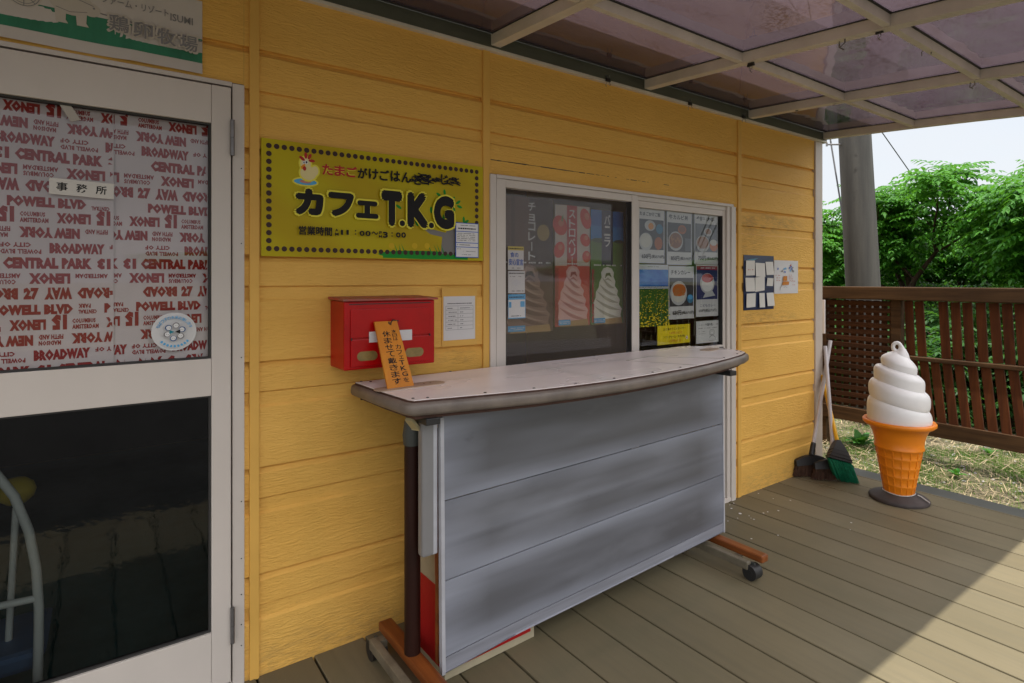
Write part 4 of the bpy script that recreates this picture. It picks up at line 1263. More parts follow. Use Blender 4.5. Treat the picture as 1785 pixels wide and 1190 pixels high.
# posters behind the insect screen
def swirl_poster(X0, X1, Z0, Z1, word, mk, name, label, y=.056):
    w, h_ = X1 - X0, Z1 - Z0
    P = Print(w, h_, mk['bg'], .001)
    mk['back'](P, w, h_)
    s = .074; u = w * mk.get('wu', .5)
    q_s = .041 * mk.get('ts', 1); P.vtext(word, u, h_ - .022, .043, q_s, WHT, .018, 1.14)
    P.scrib(w * .05, h_ * .505, w * .95, h_ * .53, WHT, 1, .008, .8)
    # soft serve: one slanting heap of folds under a curled tip
    cu = w * mk.get('cx', .52); a, c, e = mk['ice']
    def q(u, v): return (cu + w * u, h_ * v)
    body = [(-.40, .03), (-.46, .09), (-.43, .14), (-.45, .19), (-.38, .235), (-.37, .285), (-.29, .325), (-.27, .37), (-.20, .41), (-.22, .455), (-.14, .492), (-.02, .503), (.10, .490), (.17, .455), (.16, .415), (.22, .375), (.20, .335), (.30, .295), (.27, .255), (.36, .215), (.33, .17), (.42, .13), (.38, .08), (.40, .03)]
    P.poly([q(*p) for p in body], a)
    def fold(pts, wd, m):
        n = len(pts); L_ = []; R2 = []
        for i in range(n):
            p0 = pts[max(i - 1, 0)]; p1 = pts[min(i + 1, n - 1)]; dx, dy = (p1[0] - p0[0]) * w, (p1[1] - p0[1]) * h_; l = math.hypot(dx, dy) or 1
            t = wd * w * math.sin(math.pi * (i + .15) / (n - .7)) / 2; u, v = q(*pts[i]); L_.append((u - dy / l * t, v + dx / l * t)); R2.append((u + dy / l * t, v - dx / l * t))
        P.poly(L_ + R2[::-1], m)
    for k, (u0, v0, u1, v1) in enumerate(((-.42, .16, .36, .05), (-.40, .225, .37, .12), (-.34, .29, .31, .185), (-.27, .35, .25, .25), (-.19, .41, .19, .315))):
        pts = [(u0 + (u1 - u0) * t, v0 + (v1 - v0) * t - .022 * math.sin(math.pi * t)) for t in [i / 8 for i in range(9)]]
        fold(pts, .070, c); fold([(x + .02, y + .024) for x, y in pts], .030, e)
    fold([(-.16, .40), (-.15, .445), (-.06, .475), (.06, .465), (.11, .43)], .07, e)
    fold([(-.10, .405), (-.06, .437), (.03, .440), (.09, .412)], .075, mk['hole']); fold([(-.12, .385), (-.02, .40), (.10, .375)], .05, c)
    P.poly([(w * .12, .0), (w * .95, .0), (w * .92, h_ * .055), (w * .15, h_ * .04)], ink('wafer', (.42, .27, .11)))
    P.rect(w * .08, h_ * .012, w * .42, h_ * .055, SKYB); P.scrib(w * .1, h_ * .02, w * .4, h_ * .045, WHT, 2, .004)
    P.lay()
    if mk.get('side'): P.scrib(w * .02, h_ * .02, w * .085, h_ * .48, mk['side'], 34, .010, .9)
    return P.place(name, X0, y, Z0, label, 'poster')
def bk_choc(P, w, h):
    P.rect(w * .52, h * .5, w, h, ink('choc_dark', (.045, .022, .012))); P.rect(w * .15, h * .55, w * .22, h, ink('choc_mid', (.075, .036, .02)))
    P.disc(w * .80, h * .745, w * .13, h * .062, ink('choc_gold', (.36, .25, .06)))
def bk_straw(P, w, h):
    P.rect(0, h * .5, w * .34, h, ink('pale', (.60, .52, .46)))
    P.rect(w * .62, h * .5, w, h, ink('pale', (.60, .52, .46)), False)
    for (u, v, ru, rv, a) in ((.14, .83, .20, .085, .6), (.12, .63, .15, .07, -.5), (.88, .90, .16, .09, .4), (.86, .72, .14, .06, .9), (.9, .58, .13, .05, 0)):
        P.disc(w * u, h * v, w * ru * .95, h * rv, ink('berry', (.60, .06, .03)), True, 18, a)
        P.disc(w * (u + .03), h * (v + .02), w * ru * .4, h * rv * .35, ink('berry_light', (.62, .22, .13)), True, 12, a)
    for v in (.89, .91): P.poly([(w * .17, h * (v - .02)), (w * .24, h * (v + .015)), (w * .20, h * (v - .03))], GRN)
    P.rect(w * .33, h * .5, w * .62, h, ink('berry_band', (.44, .03, .03)))
def bk_van(P, w, h):
    P.rect(0, h * .73, w, h, ink('poster_sky', (.06, .25, .55))); P.rect(0, h * .86, w, h, ink('poster_sky2', (.035, .16, .45)))
    P.disc(w * .3, h * .735, w * .3, h * .02, ink('hill', (.04, .09, .03))); P.disc(w * .85, h * .73, w * .15, h * .015, ink('hill', (.04, .09, .03)))
    P.rect(w * .32, h * .52, w * .66, h, ink('poster_navy', (.02, .028, .07)))
swirl_poster(1.500, 1.792, 1.100, 1.737, 'チョコレート', dict(bg=ink('choc_bg', (.11, .052, .03)), back=bk_choc, ice=(ink('choc_ice', (.27, .16, .12)), ink('choc_ice_sh', (.15, .075, .052)), ink('choc_ice_hi', (.42, .28, .22))), hole=ink('choc_dark', (.045, .022, .012)), wu=.56, ts=1.0), 'flavour_poster', 'dark brown chocolate soft serve poster behind the insect screen')
swirl_poster(1.806, 2.036, 1.118, 1.718, 'ストロベリー', dict(bg=ink('straw_bg', (.58, .09, .055)), back=bk_straw, ice=(ink('pink_ice', (.72, .44, .40)), ink('pink_ice_sh', (.46, .20, .18)), ink('pink_ice_hi', (.74, .55, .51))), hole=ink('pink_hole', (.34, .10, .08)), wu=.475, side=ink('side_red', (.40, .05, .03))), 'flavour_poster', 'red strawberry soft serve poster, the middle one behind the insect screen')
swirl_poster(2.044, 2.282, 1.118, 1.710, 'バニラ', dict(bg=ink('van_bg', (.10, .21, .035)), back=bk_van, ice=(ink('van_ice', (.76, .72, .63)), ink('van_ice_sh', (.42, .40, .32)), ink('van_ice_hi', (.77, .75, .70))), hole=ink('van_hole', (.14, .19, .06)), wu=.49, ts=1.25, side=RED), 'flavour_poster', 'green and blue vanilla soft serve poster behind the insect screen')
# stickers at the left edge of the screened pane
P = Print(.088, .106, m_paper, .001)
P.rect(0, .088, .088, .106, ink('sticker_straw', (.55, .45, .12))); P.scrib(.004, .090, .084, .102, K, 1, .006, 1)
P.text('食の', .012, .056, .058, .080, BLU, .03); P.text('安心宣言', .004, .020, .084, .050, BLU, .03); P.scrib(.02, .004, .08, .012, K, 1, .004)
P.place('window_sticker', 1.491, .0065, 1.394, 'sticker with bold blue characters under a yellow strip, topmost of three on the screened pane', 'sticker')
P = Print(.094, .100, m_paper, .001)
P.scrib(.004, .084, .09, .096, K, 1, .006, 1); P.scrib(.01, .072, .08, .079, KG, 1, .004, .7); P.text('◆', .016, .03, .075, .064, ink('faint', (.60, .59, .60))); P.scrib(.02, .006, .085, .014, K, 1, .004)
P.place('window_sticker', 1.492, .0065, 1.288, 'plain white certificate sticker, middle of three on the screened pane', 'sticker')
P = Print(.097, .110, SKYB, .001)
P.rect(.002, .004, .095, .086, WHT); P.scrib(.006, .090, .09, .104, K, 1, .006, 1); P.rect(.004, .05, .018, .076, SKYB); P.rect(.068, .052, .092, .078, SKYB, False); P.scrib(.01, .008, .07, .016, K, 1, .004)
P.place('window_sticker', 1.492, .0065, 1.173, 'blue and white certificate sticker, lowest of three on the screened pane', 'sticker')

# menu cards in the right pane
m_photo = ink('photo_dark', (.060, .060, .065), .5)
m_photo2 = ink('photo_grey', (.14, .15, .17), .5)
m_bowl = ink('bowl', (.50, .50, .50), .5); m_rice = ink('rice', (.60, .58, .52), .6); m_meat = ink('meat', (.26, .11, .05), .6); m_org = ink('soup', (.55, .16, .03), .6); m_yolk = ink('yolk', (.66, .26, .02), .6); m_bluc = ink('cup_blue', (.04, .20, .34), .5)
def card(X0, X1, Z0, Z1, title, price, food, label, th=.022, photo=None, tb=0.0):
    w, h_ = X1 - X0, Z1 - Z0
    P = Print(w, h_, m_paper, .0008)
    P.text(title, w * .08, h_ * .84, w * .84, h_ * .84 + th, K, tb + .03)
    P.rect(w * .03, h_ * .24, w * .96, h_ * .78, photo or m_photo)
    food(P, w, h_)
    P.text(price[:4], w * .14, h_ * .075, w * .46, h_ * .165, K, .04); P.text(price[4:], w * .49, h_ * .08, w * .97, h_ * .15, K, .024)
    return P.place('menu_card', X0, .0205, Z0, label, 'menu card', 'menu cards in the right window pane')
def f1(P, w, h):
    P.disc(w * .30, h * .38, w * .24, h * .16, m_bowl); P.disc(w * .29, h * .40, w * .20, h * .125, m_rice)
    P.disc(w * .45, h * .67, w * .20, h * .095, m_bowl); P.disc(w * .48, h * .66, w * .10, h * .06, m_yolk)
    P.disc(w * .80, h * .62, w * .13, h * .09, m_bluc); P.disc(w * .76, h * .36, w * .15, h * .115, ink('pot', (.42, .13, .04)))
def f2(P, w, h):
    P.disc(w * .34, h * .44, w * .29, h * .18, m_bowl); P.disc(w * .34, h * .45, w * .25, h * .145, m_meat)
    for i in range(14): P.disc(w * (.34 + random.uniform(-.18, .18)), h * (.45 + random.uniform(-.1, .1)), w * .05, h * .018, ink('meat2', (.40, .20, .08)), True, 8, random.random() * 3)
    P.disc(w * .58, h * .66, w * .17, h * .085, ink('pot', (.42, .13, .04))); P.disc(w * .58, h * .665, w * .12, h * .055, m_meat); P.rect(w * .70, h * .26, w * .94, h * .5, m_photo2)
def f3(P, w, h):
    P.disc(w * .34, h * .40, w * .28, h * .16, m_bowl); P.disc(w * .34, h * .42, w * .24, h * .12, ink('meat3', (.38, .22, .16)))
    P.disc(w * .56, h * .63, w * .17, h * .085, m_bowl); P.disc(w * .56, h * .64, w * .12, h * .055, ink('meat3', (.38, .22, .16)))
    P.disc(w * .80, h * .37, w * .17, h * .11, m_org); P.disc(w * .79, h * .43, w * .15, h * .06, m_rice)
def f5(P, w, h):
    P.disc(w * .38, h * .49, w * .33, h * .23, m_bowl); P.disc(w * .38, h * .50, w * .28, h * .185, m_rice); P.disc(w * .40, h * .55, w * .26, h * .12, m_org)
    for i in range(10): P.disc(w * (.40 + random.uniform(-.18, .18)), h * (.53 + random.uniform(-.07, .07)), w * .06, h * .028, ink('curry', (.50, .20, .06)), True, 8)
    P.disc(w * .83, h * .38, w * .13, h * .085, m_bluc); P.disc(w * .83, h * .41, w * .10, h * .045, SKYB)
def f6(P, w, h):
    P.rect(w * .03, h * .33, w * .96, h * .96, ink('navy2', (.035, .045, .14))); P.rect(w * .03, h * .90, w * .96, h * .975, ink('maroon', (.30, .03, .06))); P.scrib(w * .15, h * .92, w * .85, h * .955, WHT, 1, .007)
    P.poly([(w * .30, h * .36), (w * .86, h * .40), (w * .72, h * .50), (w * .46, h * .50)], m_bowl); P.disc(w * .50, h * .64, w * .32, h * .20, m_bowl); P.disc(w * .50, h * .61, w * .26, h * .13, WHT); P.disc(w * .50, h * .74, w * .26, h * .085, ink('syrup', (.48, .07, .06)))
card(2.352, 2.572, 1.440, 1.746, 'たまごかけご飯', '650円(税込715円)', f1, 'menu card for egg on rice in the upper row, leftmost of the three')
card(2.592, 2.814, 1.434, 1.740, '牛カルビ丼', '850円(税込935円)', f2, 'menu card with a brown meat bowl, middle of the upper row in the window', .028, tb=.012)
card(2.838, 3.066, 1.440, 1.748, '牛丼', '750円(税込825円)', f3, 'menu card with a meat bowl and red soup, rightmost of the upper row', .024, m_photo2)
card(2.607, 2.834, 1.124, 1.426, 'チキンカレー', '650円(税込715円)', f5, 'menu card for chicken curry with a white oval plate, in the lower row', .026, tb=.006)
P = Print(.216, .308, m_paper, .0008); w, h_ = .216, .308; f6(P, w, h_)
P.scrib(w * .04, h_ * .28, w * .9, h_ * .31, ink('faint', (.60, .59, .60)), 1, .006); P.text('こどもカレー', w * .18, h_ * .185, w * .86, h_ * .24, ink('ink_navy', (.03, .04, .14)), .004); P.text('650円(税込715円)', w * .12, h_ * .075, w * .92, h_ * .145, K, .006)
P.place('menu_card', 2.852, .0205, 1.130, 'navy menu card with a red and white iced dessert, lower right of the window', 'menu card', 'menu cards in the right window pane')
# flower field poster
P = Print(.252, .340, m_paper, .0008); w, h_ = .252, .340
P.scrib(w * .32, h_ * .955, w * .68, h_ * .975, KG, 1, .004)
m_psky = bpy.data.materials.new('photo_sky'); m_psky.use_nodes = True; nt = m_psky.node_tree; q_ = nt.nodes['Principled BSDF']
nt.links.new(mixc(nt, rng(nt, noise(nt, coord(nt, (8, 8, 20)), 1.0, 3), .4, .7, 0, 1), (.01, .14, .50), (.06, .30, .62)), q_.inputs['Base Color']); q_.inputs['Roughness'].default_value = .4
P.rect(0, h_ * .62, w, h_ * .92, m_psky)
P.rect(0, 0, w, h_ * .62, ink('field_green', (.06, .15, .02)))
P.disc(w * .3, h_ * .62, w * .3, h_ * .022, ink('hill', (.04, .09, .03))); P.disc(w * .75, h_ * .615, w * .25, h_ * .018, ink('hill', (.04, .09, .03)))
P.lay()
for i in range(5): P.rect(w * (.03 + .194 * i), h_ * .612, w * (.215 + .194 * i), h_ * .648, WHT, False)
P.lay()
for i in range(5):
    for j in range(4): P.rect(w * (.045 + .194 * i + .043 * j), h_ * .628, w * (.073 + .194 * i + .043 * j), h_ * .643, K, False)
P.lay()
for i in range(420):
    v = random.random() ** 1.5 * .60; s_ = .0022 + .0036 * (1 - v / .6)
    P.disc(random.uniform(.004, w - .004), h_ * v + .004, s_, s_ * .7, ink('rape_yellow', (.62, .48, .02)) if i % 3 else ink('field_dark', (.03, .09, .015)), i % 4 == 0, 6)
P.place('scenery_poster', 2.352, .0205, 1.092, 'scenery poster of a train crossing a yellow flower field under blue sky', 'poster')
P = Print(.284, .108, YEL, .0008)
P.text('お食事のラストオーダー', .05, .078, .245, .094, K, .012); P.text('14時30分', .10, .055, .215, .071, m_org, 0); P.text('ソフトクリーム・かき氷他', .05, .034, .235, .049, K, .008); P.text('15時00分', .10, .010, .205, .027, m_org, 0)
P.disc(.255, .030, .010, .010, WHT); P.disc(.255, .030, .005, .005, ink('pale_red', (.5, .22, .18)))
P.place('last_order_note', 2.510, .0185, .985, 'yellow last order notice low in the right window pane', 'notice')
P = Print(.222, .132, m_paper, .0008)
P.text('千葉牛乳', .085, .100, .160, .116, K, .02); P.scrib(.02, .102, .08, .114, KG, 1, .005, .7); P.scrib(.165, .102, .21, .114, KG, 1, .005, .7); P.scrib(.02, .082, .20, .094, KG, 1, .005, .7); P.scrib(.02, .05, .09, .075, KG, 2, .004, .5)
P.ring(.150, .060, .026, .018, .002, KG); P.line([(.125, .03), (.150, .045), (.18, .032), (.185, .015)], .002, K); P.disc(.150, .058, .012, .012, KG)
P.disc(.150, .058, .010, .010, WHT); P.line([(.12, .012), (.2, .012)], .0015, KG)
P.place('milk_note', 2.852, .0185, .972, 'white handwritten note with a small sketch in the lower right corner of the window', 'notice')

# pocket organiser and drawing by the corner
m_navy = M('organiser_vinyl', (.018, .030, .085), .3, var=.15, vscale=(20, 20, 20))
P = Print(.340, .347, m_navy, .003, .0006)
org_pos = (3.276, -.0185, 1.157)
P.lay()
for (u0, v0, u1, v1) in ((.0, .235, .34, .238), (.0, .130, .34, .133)): P.rect(u0, v0, u1, v1, m_black, False)
P.poly([(.03, .318), (.16, .330), (.10, .312)], ink('organiser_shine', (.12, .28, .36)))
org = P.place('pocket_organiser', *org_pos, 'dark blue hanging pocket organiser with nine white cards near the wall corner', 'organiser')
slots = [(.015, .218, .112, .312, 1, 0), (.120, .212, .226, .300, -1, 0), (.240, .222, .328, .308, 1, 0), (.012, .118, .112, .204, 0, 0), (.120, .114, .226, .206, 5, 0), (.250, .152, .322, .204, -2, 0), (.018, .016, .116, .104, 2, 0), (.160, .014, .220, .106, 0, 0), (.248, .020, .330, .106, 1, 0)]
lab = ['card with faint red writing, top left pocket of the blue organiser', 'white card in the top middle pocket of the blue organiser', 'white card in the top right pocket of the blue organiser', 'white card in the middle left pocket of the blue organiser', 'tilted white card in the centre pocket of the blue organiser', 'smallest square card, middle right pocket of the blue organiser', 'curled white card in the bottom left pocket of the blue organiser', 'narrow white card in the bottom middle pocket of the blue organiser', 'white card in the bottom right pocket of the blue organiser']
for i, ((u0, v0, u1, v1, r, _), lb) in enumerate(zip(slots, lab)):
    P = Print(u1 - u0, v1 - v0, m_paper2, .0012)
    if i == 0: P.scrib(.02, .03, .075, .042, RED, 1, .007, .8)
    P.warp(lambda u, v: -.004 * math.sin(v * 30 + i))
    P.place('pocket_card', org_pos[0] + u0, -.0245 - .0004 * i, org_pos[2] + v0, lb, 'card', 'cards in the blue pocket organiser', rot=R_(r))
P = Print(.300, .222, m_paper, .001)
for (u, v, c) in ((.185, .172, BLU), (.205, .180, BLU), (.215, .165, BLU), (.195, .155, SKYB), (.225, .155, KG), (.20, .19, RED), (.115, .165, SKYB), (.135, .168, SKYB), (.125, .145, BLU), (.09, .150, KG), (.04, .165, BLU), (.225, .175, KG), (.235, .150, KG)): P.disc(u, v, .006, .009, c, True, 8, random.random() * 3)
P.line([(.014, .01), (.29, .012), (.292, .205), (.03, .208), (.014, .01)], .0015, ink('faint', (.60, .59, .60)))
m_ora = ink('drawing_orange', (.52, .20, .04))
P.poly([(.098, .085), (.150, .085), (.150, .118), (.104, .116)], m_ora); P.poly([(.085, .056), (.172, .058), (.176, .080), (.10, .082)], m_ora, False); P.line([(.09, .06), (.068, .04), (.063, .022)], .004, KG); P.line([(.105, .040), (.125, .046), (.15, .040)], .002, KG)
P.lay()
for (u0, v0, n_) in ((.172, .100, 4), (.012, .100, 3), (.20, .065, 2)): P.scrib(u0, v0 - .02, u0 + .055, v0 + .03, ink('pale_red', (.5, .22, .18)), n_, .006, .7)
P.warp(lambda u, v: -.003 * math.sin(u * 12))
P.place('drawing', 3.624, -.0175, 1.256, 'child style drawing in orange and blue pinned right of the blue organiser', 'drawing')

# ================================================================== SOFT SERVE DISPLAY
CXX, CYY = 3.995, -.608
ice = thing('soft_serve_display', (CXX, CYY, 0), 'large white soft serve in an orange plastic cone standing at the end of the deck', 'display')
def ring_of(b, prof, m, n=40, tilt=(0, 0), cen=(CXX, CYY, 0)):
    b.lathe([(r, z) for r, z in prof], cen, m, n)
b = B()
b.lathe([(.158, .0), (.160, .012), (.149, .022), (.10, .034), (.088, .044), (.083, .046)], (CXX, CYY, .002), m_base, 44)
b.build('base', ice)
b = B(); prof = [(.094, .046)]
rib = [.10, .157, .214, .271, .325]
def rc(z): return .094 + (.150 - .094) * (z - .046) / (.325 - .046)
zz = .046
for i, zr in enumerate(rib):
    prof += [(rc(zr - .010), zr - .010), (rc(zr) + (.0035 if i < 4 else .009), zr - .003), (rc(zr) + (.0035 if i < 4 else .010), zr + .003), (rc(zr + .007) + (0 if i < 4 else .004), zr + .009)]
prof += [(.158, .37), (.170, .41), (.190, .445), (.218, .458), (.231, .468), (.233, .482), (.226, .489), (.205, .487), (.19, .475)]
b.lathe([(r * .826, z) for r, z in prof], (CXX, CYY, 0), m_cone, 48)
for k in range(16):
    t = 2 * math.pi * k / 16 + .1
    for z0, z1 in zip([.052] + rib[:4], rib):
        r0, r1 = (rc(z0 + .003)) * .826 + .0005, (rc(z1 - .008)) * .826 + .0005
        p0 = (CXX + r0 * math.cos(t), CYY + r0 * math.sin(t), z0 + .003); p1 = (CXX + r1 * math.cos(t), CYY + r1 * math.sin(t), z1 - .008)
        b.bar(p0, p1, .006, .005, m_cone, up=(math.cos(t), math.sin(t), 0), bev=.0015)
b.build('cone', ice)
# swirl: tilted tapering rolls running into a ringed tip
b = B()
LV = [(.478, .196, .545), (.545, .203, .640), (.640, .187, .725), (.725, .160, .800), (.800, .120, .868)]
NS = 200; n = 28; turns = 4.62
vs = []; fs = []
prof = []
N2 = 56; rings = 170
VT = (CAM - Vector((CXX, CYY, CAM.z))).normalized(); VR = Vector((-VT.y, VT.x, 0))    # right of the display as one faces it
SK = .826
BND = [.462, .591, .703, .798, .905]
BLG = [.204 * SK, .194 * SK, .160 * SK, .114 * SK]
NECK = [.192 * SK, .180 * SK, .156 * SK, .108 * SK]
for i in range(rings + 1):
    f = i / rings
    for k in range(N2):
        t = 2 * math.pi * k / N2
        dv_ = math.cos(t) * VR.x + math.sin(t) * VR.y
        z = .462 + (.905 - .462) * f
        j = max(q for q in range(4) if z >= BND[q] - 1e-9); fr = min(1, (z - BND[j]) / (BND[j + 1] - BND[j]))
        if j == 3 and fr > .3:
            g_ = (fr - .3) / .7; r = BLG[3] * (1 - g_ ** 1.55) + .022 * g_
        else:
            s_ = 1 - (1 - abs(2 * fr - 1) ** 2.4) ** .6 if j < 3 else 1 - (1 - abs((.3 - fr) / .3) ** 2.2) ** .6
            nk = NECK[j] if fr < .5 else NECK[min(j + 1, 3)]
            r = BLG[j] * (1 - s_) + nk * s_
        tilt = -.036 * dv_ * min(1, max(0, (z - .49) / .06)) * min(1, r / .12)      # rolls lean down to one side, as the casting does
        vs.append((CXX + r * math.cos(t), CYY + r * math.sin(t), z + tilt))
for i in range(rings):
    for k in range(N2):
        k2 = (k + 1) % N2; fs.append((i * N2 + k, i * N2 + k2, (i + 1) * N2 + k2, (i + 1) * N2 + k))
b.add(vs, fs, m_swirl, True)
b.add(vs[-N2:], [list(range(N2))], m_swirl)
b.build('swirl', ice)
# tip: a curl ending in a hanging ring
b = B()
ri = _Rt
ri = VR
def tipp(a, z, dd=0): return Vector((CXX, CYY, z)) + VR * a + VT * dd
b.tube([tipp(.004, .862), tipp(.008, .885), tipp(.014, .902), tipp(.016, .918), tipp(.010, .934)], [.052, .044, .034, .022, .012], m_swirl, 22)
cc = tipp(-.010, .934)
pts = [cc + VR * (.0200 * math.cos(t)) + Vector((0, 0, .026 * math.sin(t))) for t in [2 * math.pi * k / 28 for k in range(29)]]
b.tube(pts, .0110, m_swirl, 12)
b.tube([tipp(.010, .945), tipp(.022, .915), tipp(.034, .888), tipp(.042, .862)], [.010, .015, .017, .015], m_swirl, 14)
b.tube([tipp(-.024, .922), tipp(-.019, .905), tipp(-.010, .885)], [.010, .015, .027], m_swirl, 14)
b.build('tip_ring', ice)
b = B(); m_cord = M('pale_cord', (.55, .52, .48), .8, var=.1)
pts = [(CXX + (.0835) * math.cos(t), CYY + (.0835) * math.sin(t), .050 + .002 * math.sin(3 * t)) for t in [2 * math.pi * k / 28 for k in range(29)]]
b.tube(pts, .0028, m_cord, 6)
q = Vector((CXX, CYY, 0)) + ri * .080 - _F * .025
b.tube([q + Vector((0, 0, .051)), q + ri * .018 + Vector((0, 0, .045)), q + ri * .026 - _F * .03 + Vector((0, 0, .034)), q + ri * .030 - _F * .05 + Vector((0, 0, .031))], .0032, m_cord, 6)
b.build('cord', ice)

# ================================================================== BROOMS
def bristles(b, corners_top, corners_bot, n, m, r=.0016, rows=4, jit=.006):
    t0, t1 = map(Vector, corners_top[0]), None
    a0, a1 = Vector(corners_top[0]), Vector(corners_top[1]); c0, c1 = Vector(corners_bot[0]), Vector(corners_bot[1])
    nrm = (a1 - a0).cross(c0 - a0).normalized()
    for i in range(n):
        f = random.random(); o = nrm * random.uniform(-.5, .5) * .03
        p = a0.lerp(a1, f) + o * .7; q = c0.lerp(c1, min(1, max(0, f + random.uniform(-.03, .03)))) + o * 1.3 + Vector((random.uniform(-jit, jit), random.uniform(-jit, jit), random.uniform(0, .012)))
        mid = p.lerp(q, .6) + Vector((random.uniform(-jit, jit) * .5, random.uniform(-jit, jit) * .5, 0))
        b.tube([p, mid, q], [r, r * .9, r * .6], m, 4, False)
def broom(hpx, label, top_w, ht, foot_w, brown=True):
    pass
def head_broom(base, along, top, label, hl=.26):
    """push broom standing on its bristles: base = middle of the head at deck level"""
    base = Vector(base); along = Vector(along).normalized(); nrm = Vector((-along.y, along.x, 0))
    t = thing('broom', base, label, 'broom', 'brooms leaning in the corner')
    b = B(); h0, h1 = .078, .112
    N = 12; vs = []; fs = []
    for i in range(N + 1):
        f = i / N * 2 - 1; z1 = h1 + .035 * (1 - f * f); z0 = h0 + .006 * (1 - f * f)
        c = base + along * (hl / 2 * f)
        for (s_, z) in ((-.022, z0), (.022, z0), (.014, z1), (-.014, z1)): vs.append((c.x + nrm.x * s_, c.y + nrm.y * s_, z))
    for i in range(N):
        for e in range(4): fs.append((4 * i + e, 4 * i + (e + 1) % 4, 4 * i + 4 + (e + 1) % 4, 4 * i + 4 + e))
    fs += [(3, 2, 1, 0), (4 * N, 4 * N + 1, 4 * N + 2, 4 * N + 3)]
    b.add(vs, fs, m_black)
    hp = base + Vector((0, 0, .155)); td = (Vector(top) - hp).normalized()
    b.tube([hp - td * .01, hp + td * .075], [.019, .0155], m_black, 14)
    b.build('head', t, recalc=True)
    b = B(); b.tube([hp + td * .05, Vector(top)], .0125, m_handle, 14); b.build('handle', t)
    b = B(); e = along * (hl / 2)
    bristles(b, (base - e * .95 + Vector((0, 0, .082)), base + e * .95 + Vector((0, 0, .082))), (base - e * 1.16, base + e * 1.16), 620, m_brist, .0017)
    b.build('bristles', t)
    return t
head_broom((3.975, -.085, .002), (.75, -.45, 0), (4.33, -.040, .905), 'black headed broom with a white handle, head nearest the yellow wall', .235)
head_broom((4.005, -.215, .002), (.62, -.62, 0), (4.262, -.035, .868), 'second white handled broom, its brown bristles in front of the other head', .24)
t = thing('broom', (4.07, -.29, .002), 'green bristled broom with a bright yellow handle, leaning over the black brooms', 'broom', 'brooms leaning in the corner')
hb = perp(1461, 775, 4.10); hu = perp(1438, 690, 4.24)
hb = at(1461, 775, 1, -.235); hu = at(1441, 690, 1, -.09)
b = B(); b.tube([hb, hu, hu + (hu - hb) * .45], .0125, m_handley, 14); b.build('handle', t)
dirn = (hb - hu).normalized()
f0, f1 = at(1442, 797, 1, -.27), at(1484, 808, 1, -.31)
b = B(); N = 8; vs = []; fs = []
c0 = hb - dirn * .03
side = (f1 - f0).normalized(); nr = side.cross(dirn).normalized()
for i in range(N + 1):
    f = i / N; c = c0.lerp((f0 + f1) / 2, f); wd = .014 + ((f1 - f0).length / 2 - .014) * f ** .9; th = .014 - .002 * f + .006 * math.sin(f * 3.1)
    for (a, e) in ((-1, -1), (1, -1), (1, 1), (-1, 1)): vs.append(c + side * (wd * a) + nr * (th * e))
for i in range(N):
    for e in range(4): fs.append((4 * i + e, 4 * i + (e + 1) % 4, 4 * i + 4 + (e + 1) % 4, 4 * i + 4 + e))
fs += [(0, 1, 2, 3), (4 * N, 4 * N + 1, 4 * N + 2, 4 * N + 3)]
b.add(vs, fs, m_black)
for f in (.55, .72, .88):
    c = c0.lerp((f0 + f1) / 2, f); wd = .016 + ((f1 - f0).length / 2 - .014) * f ** .9
    b.bar(c - side * wd, c + side * wd, .040, .006, m_black, up=dirn)
b.build('head', t, recalc=True)
g0, g1 = floor(1458, 836, .004), floor(1494, 841, .004)
b = B(); bristles(b, (f0, f1), (g0, g1), 620, m_bristg, .0022, jit=.008); b.build('bristles', t)

# ================================================================== THINGS BEHIND THE DARK LOWER DOOR PANE
t = thing('tube_cart', (-.15, .22, 0), 'white bent tube frame of a small cart seen through the dark lower door pane', 'cart')
def inside(x, y, yy=.20): return at(x, y, 1, yy)
pts = [(-60, 790), (-10, 822), (25, 865), (50, 925), (63, 990), (68, 1060), (67, 1130), (66, 1175)]
b = B(); P3 = [inside(*p) for p in pts]; P3.append(Vector((P3[-1].x, P3[-1].y, .0)))
b.tube(P3, .013, m_tube, 12); b.build('frame', t)
b = B(); b.tube([inside(66, 1042), inside(0, 1056), inside(-90, 1075)], .011, m_tube, 10); b.build('crossbar', t)
b = B(); b.hexa([(-.50, .24, .12), (-.16, .24, .12), (-.16, .50, .12), (-.50, .50, .12), (-.52, .22, .19), (-.13, .22, .19), (-.13, .52, .19), (-.52, .52, .19)], M('tray_blue', (.08, .17, .34), .5, var=.15), .02); b.build('tray', t)
b = B(); c = inside(28, 855, .32)
b.lathe([(.001, -.045), (.025, -.040), (.045, -.022), (.052, 0), (.045, .022), (.025, .038), (.001, .042)], c, ink('ball_yellow', (.45, .33, .015), .5), 20)
b.tube([(c.x, c.y, c.z - .055), (c.x - .02, c.y + .02, .19)], .010, m_tube, 8)
tag(b.build('yellow_ball'), 'round yellow thing held up on the white cart behind the dark door pane', 'ball')
# flecks of paint on the boards
fl = [(1272, 880), (1275, 886), (1279, 877), (1290, 895), (1306, 899), (1309, 903), (1314, 905), (1331, 894), (1338, 892), (1357, 890), (1322, 860), (1348, 869), (1378, 872), (1269, 908), (1286, 903), (1356, 933), (1310, 939), (1484, 911), (1482, 923)]
for i, (x, y) in enumerate(fl):
    p = floor(x, y, .0022); b = B(); s_ = random.uniform(.003, .0065) * (1.5 if i in (3, 9, 15) else 1); a = random.random() * 3; P_ = []
    for k in range(5):
        tt = a + k * 1.257; rr = s_ * random.uniform(.6, 1.1); P_.append((p.x + rr * math.cos(tt), p.y + rr * math.sin(tt)))
    b.prism(P_, .0022, .0034, m_paper)
    tag(b.build('paint_fleck', recalc=True), 'tiny white fleck lying on the deck boards right of the counter table', 'fleck', 'white flecks on the deck boards')

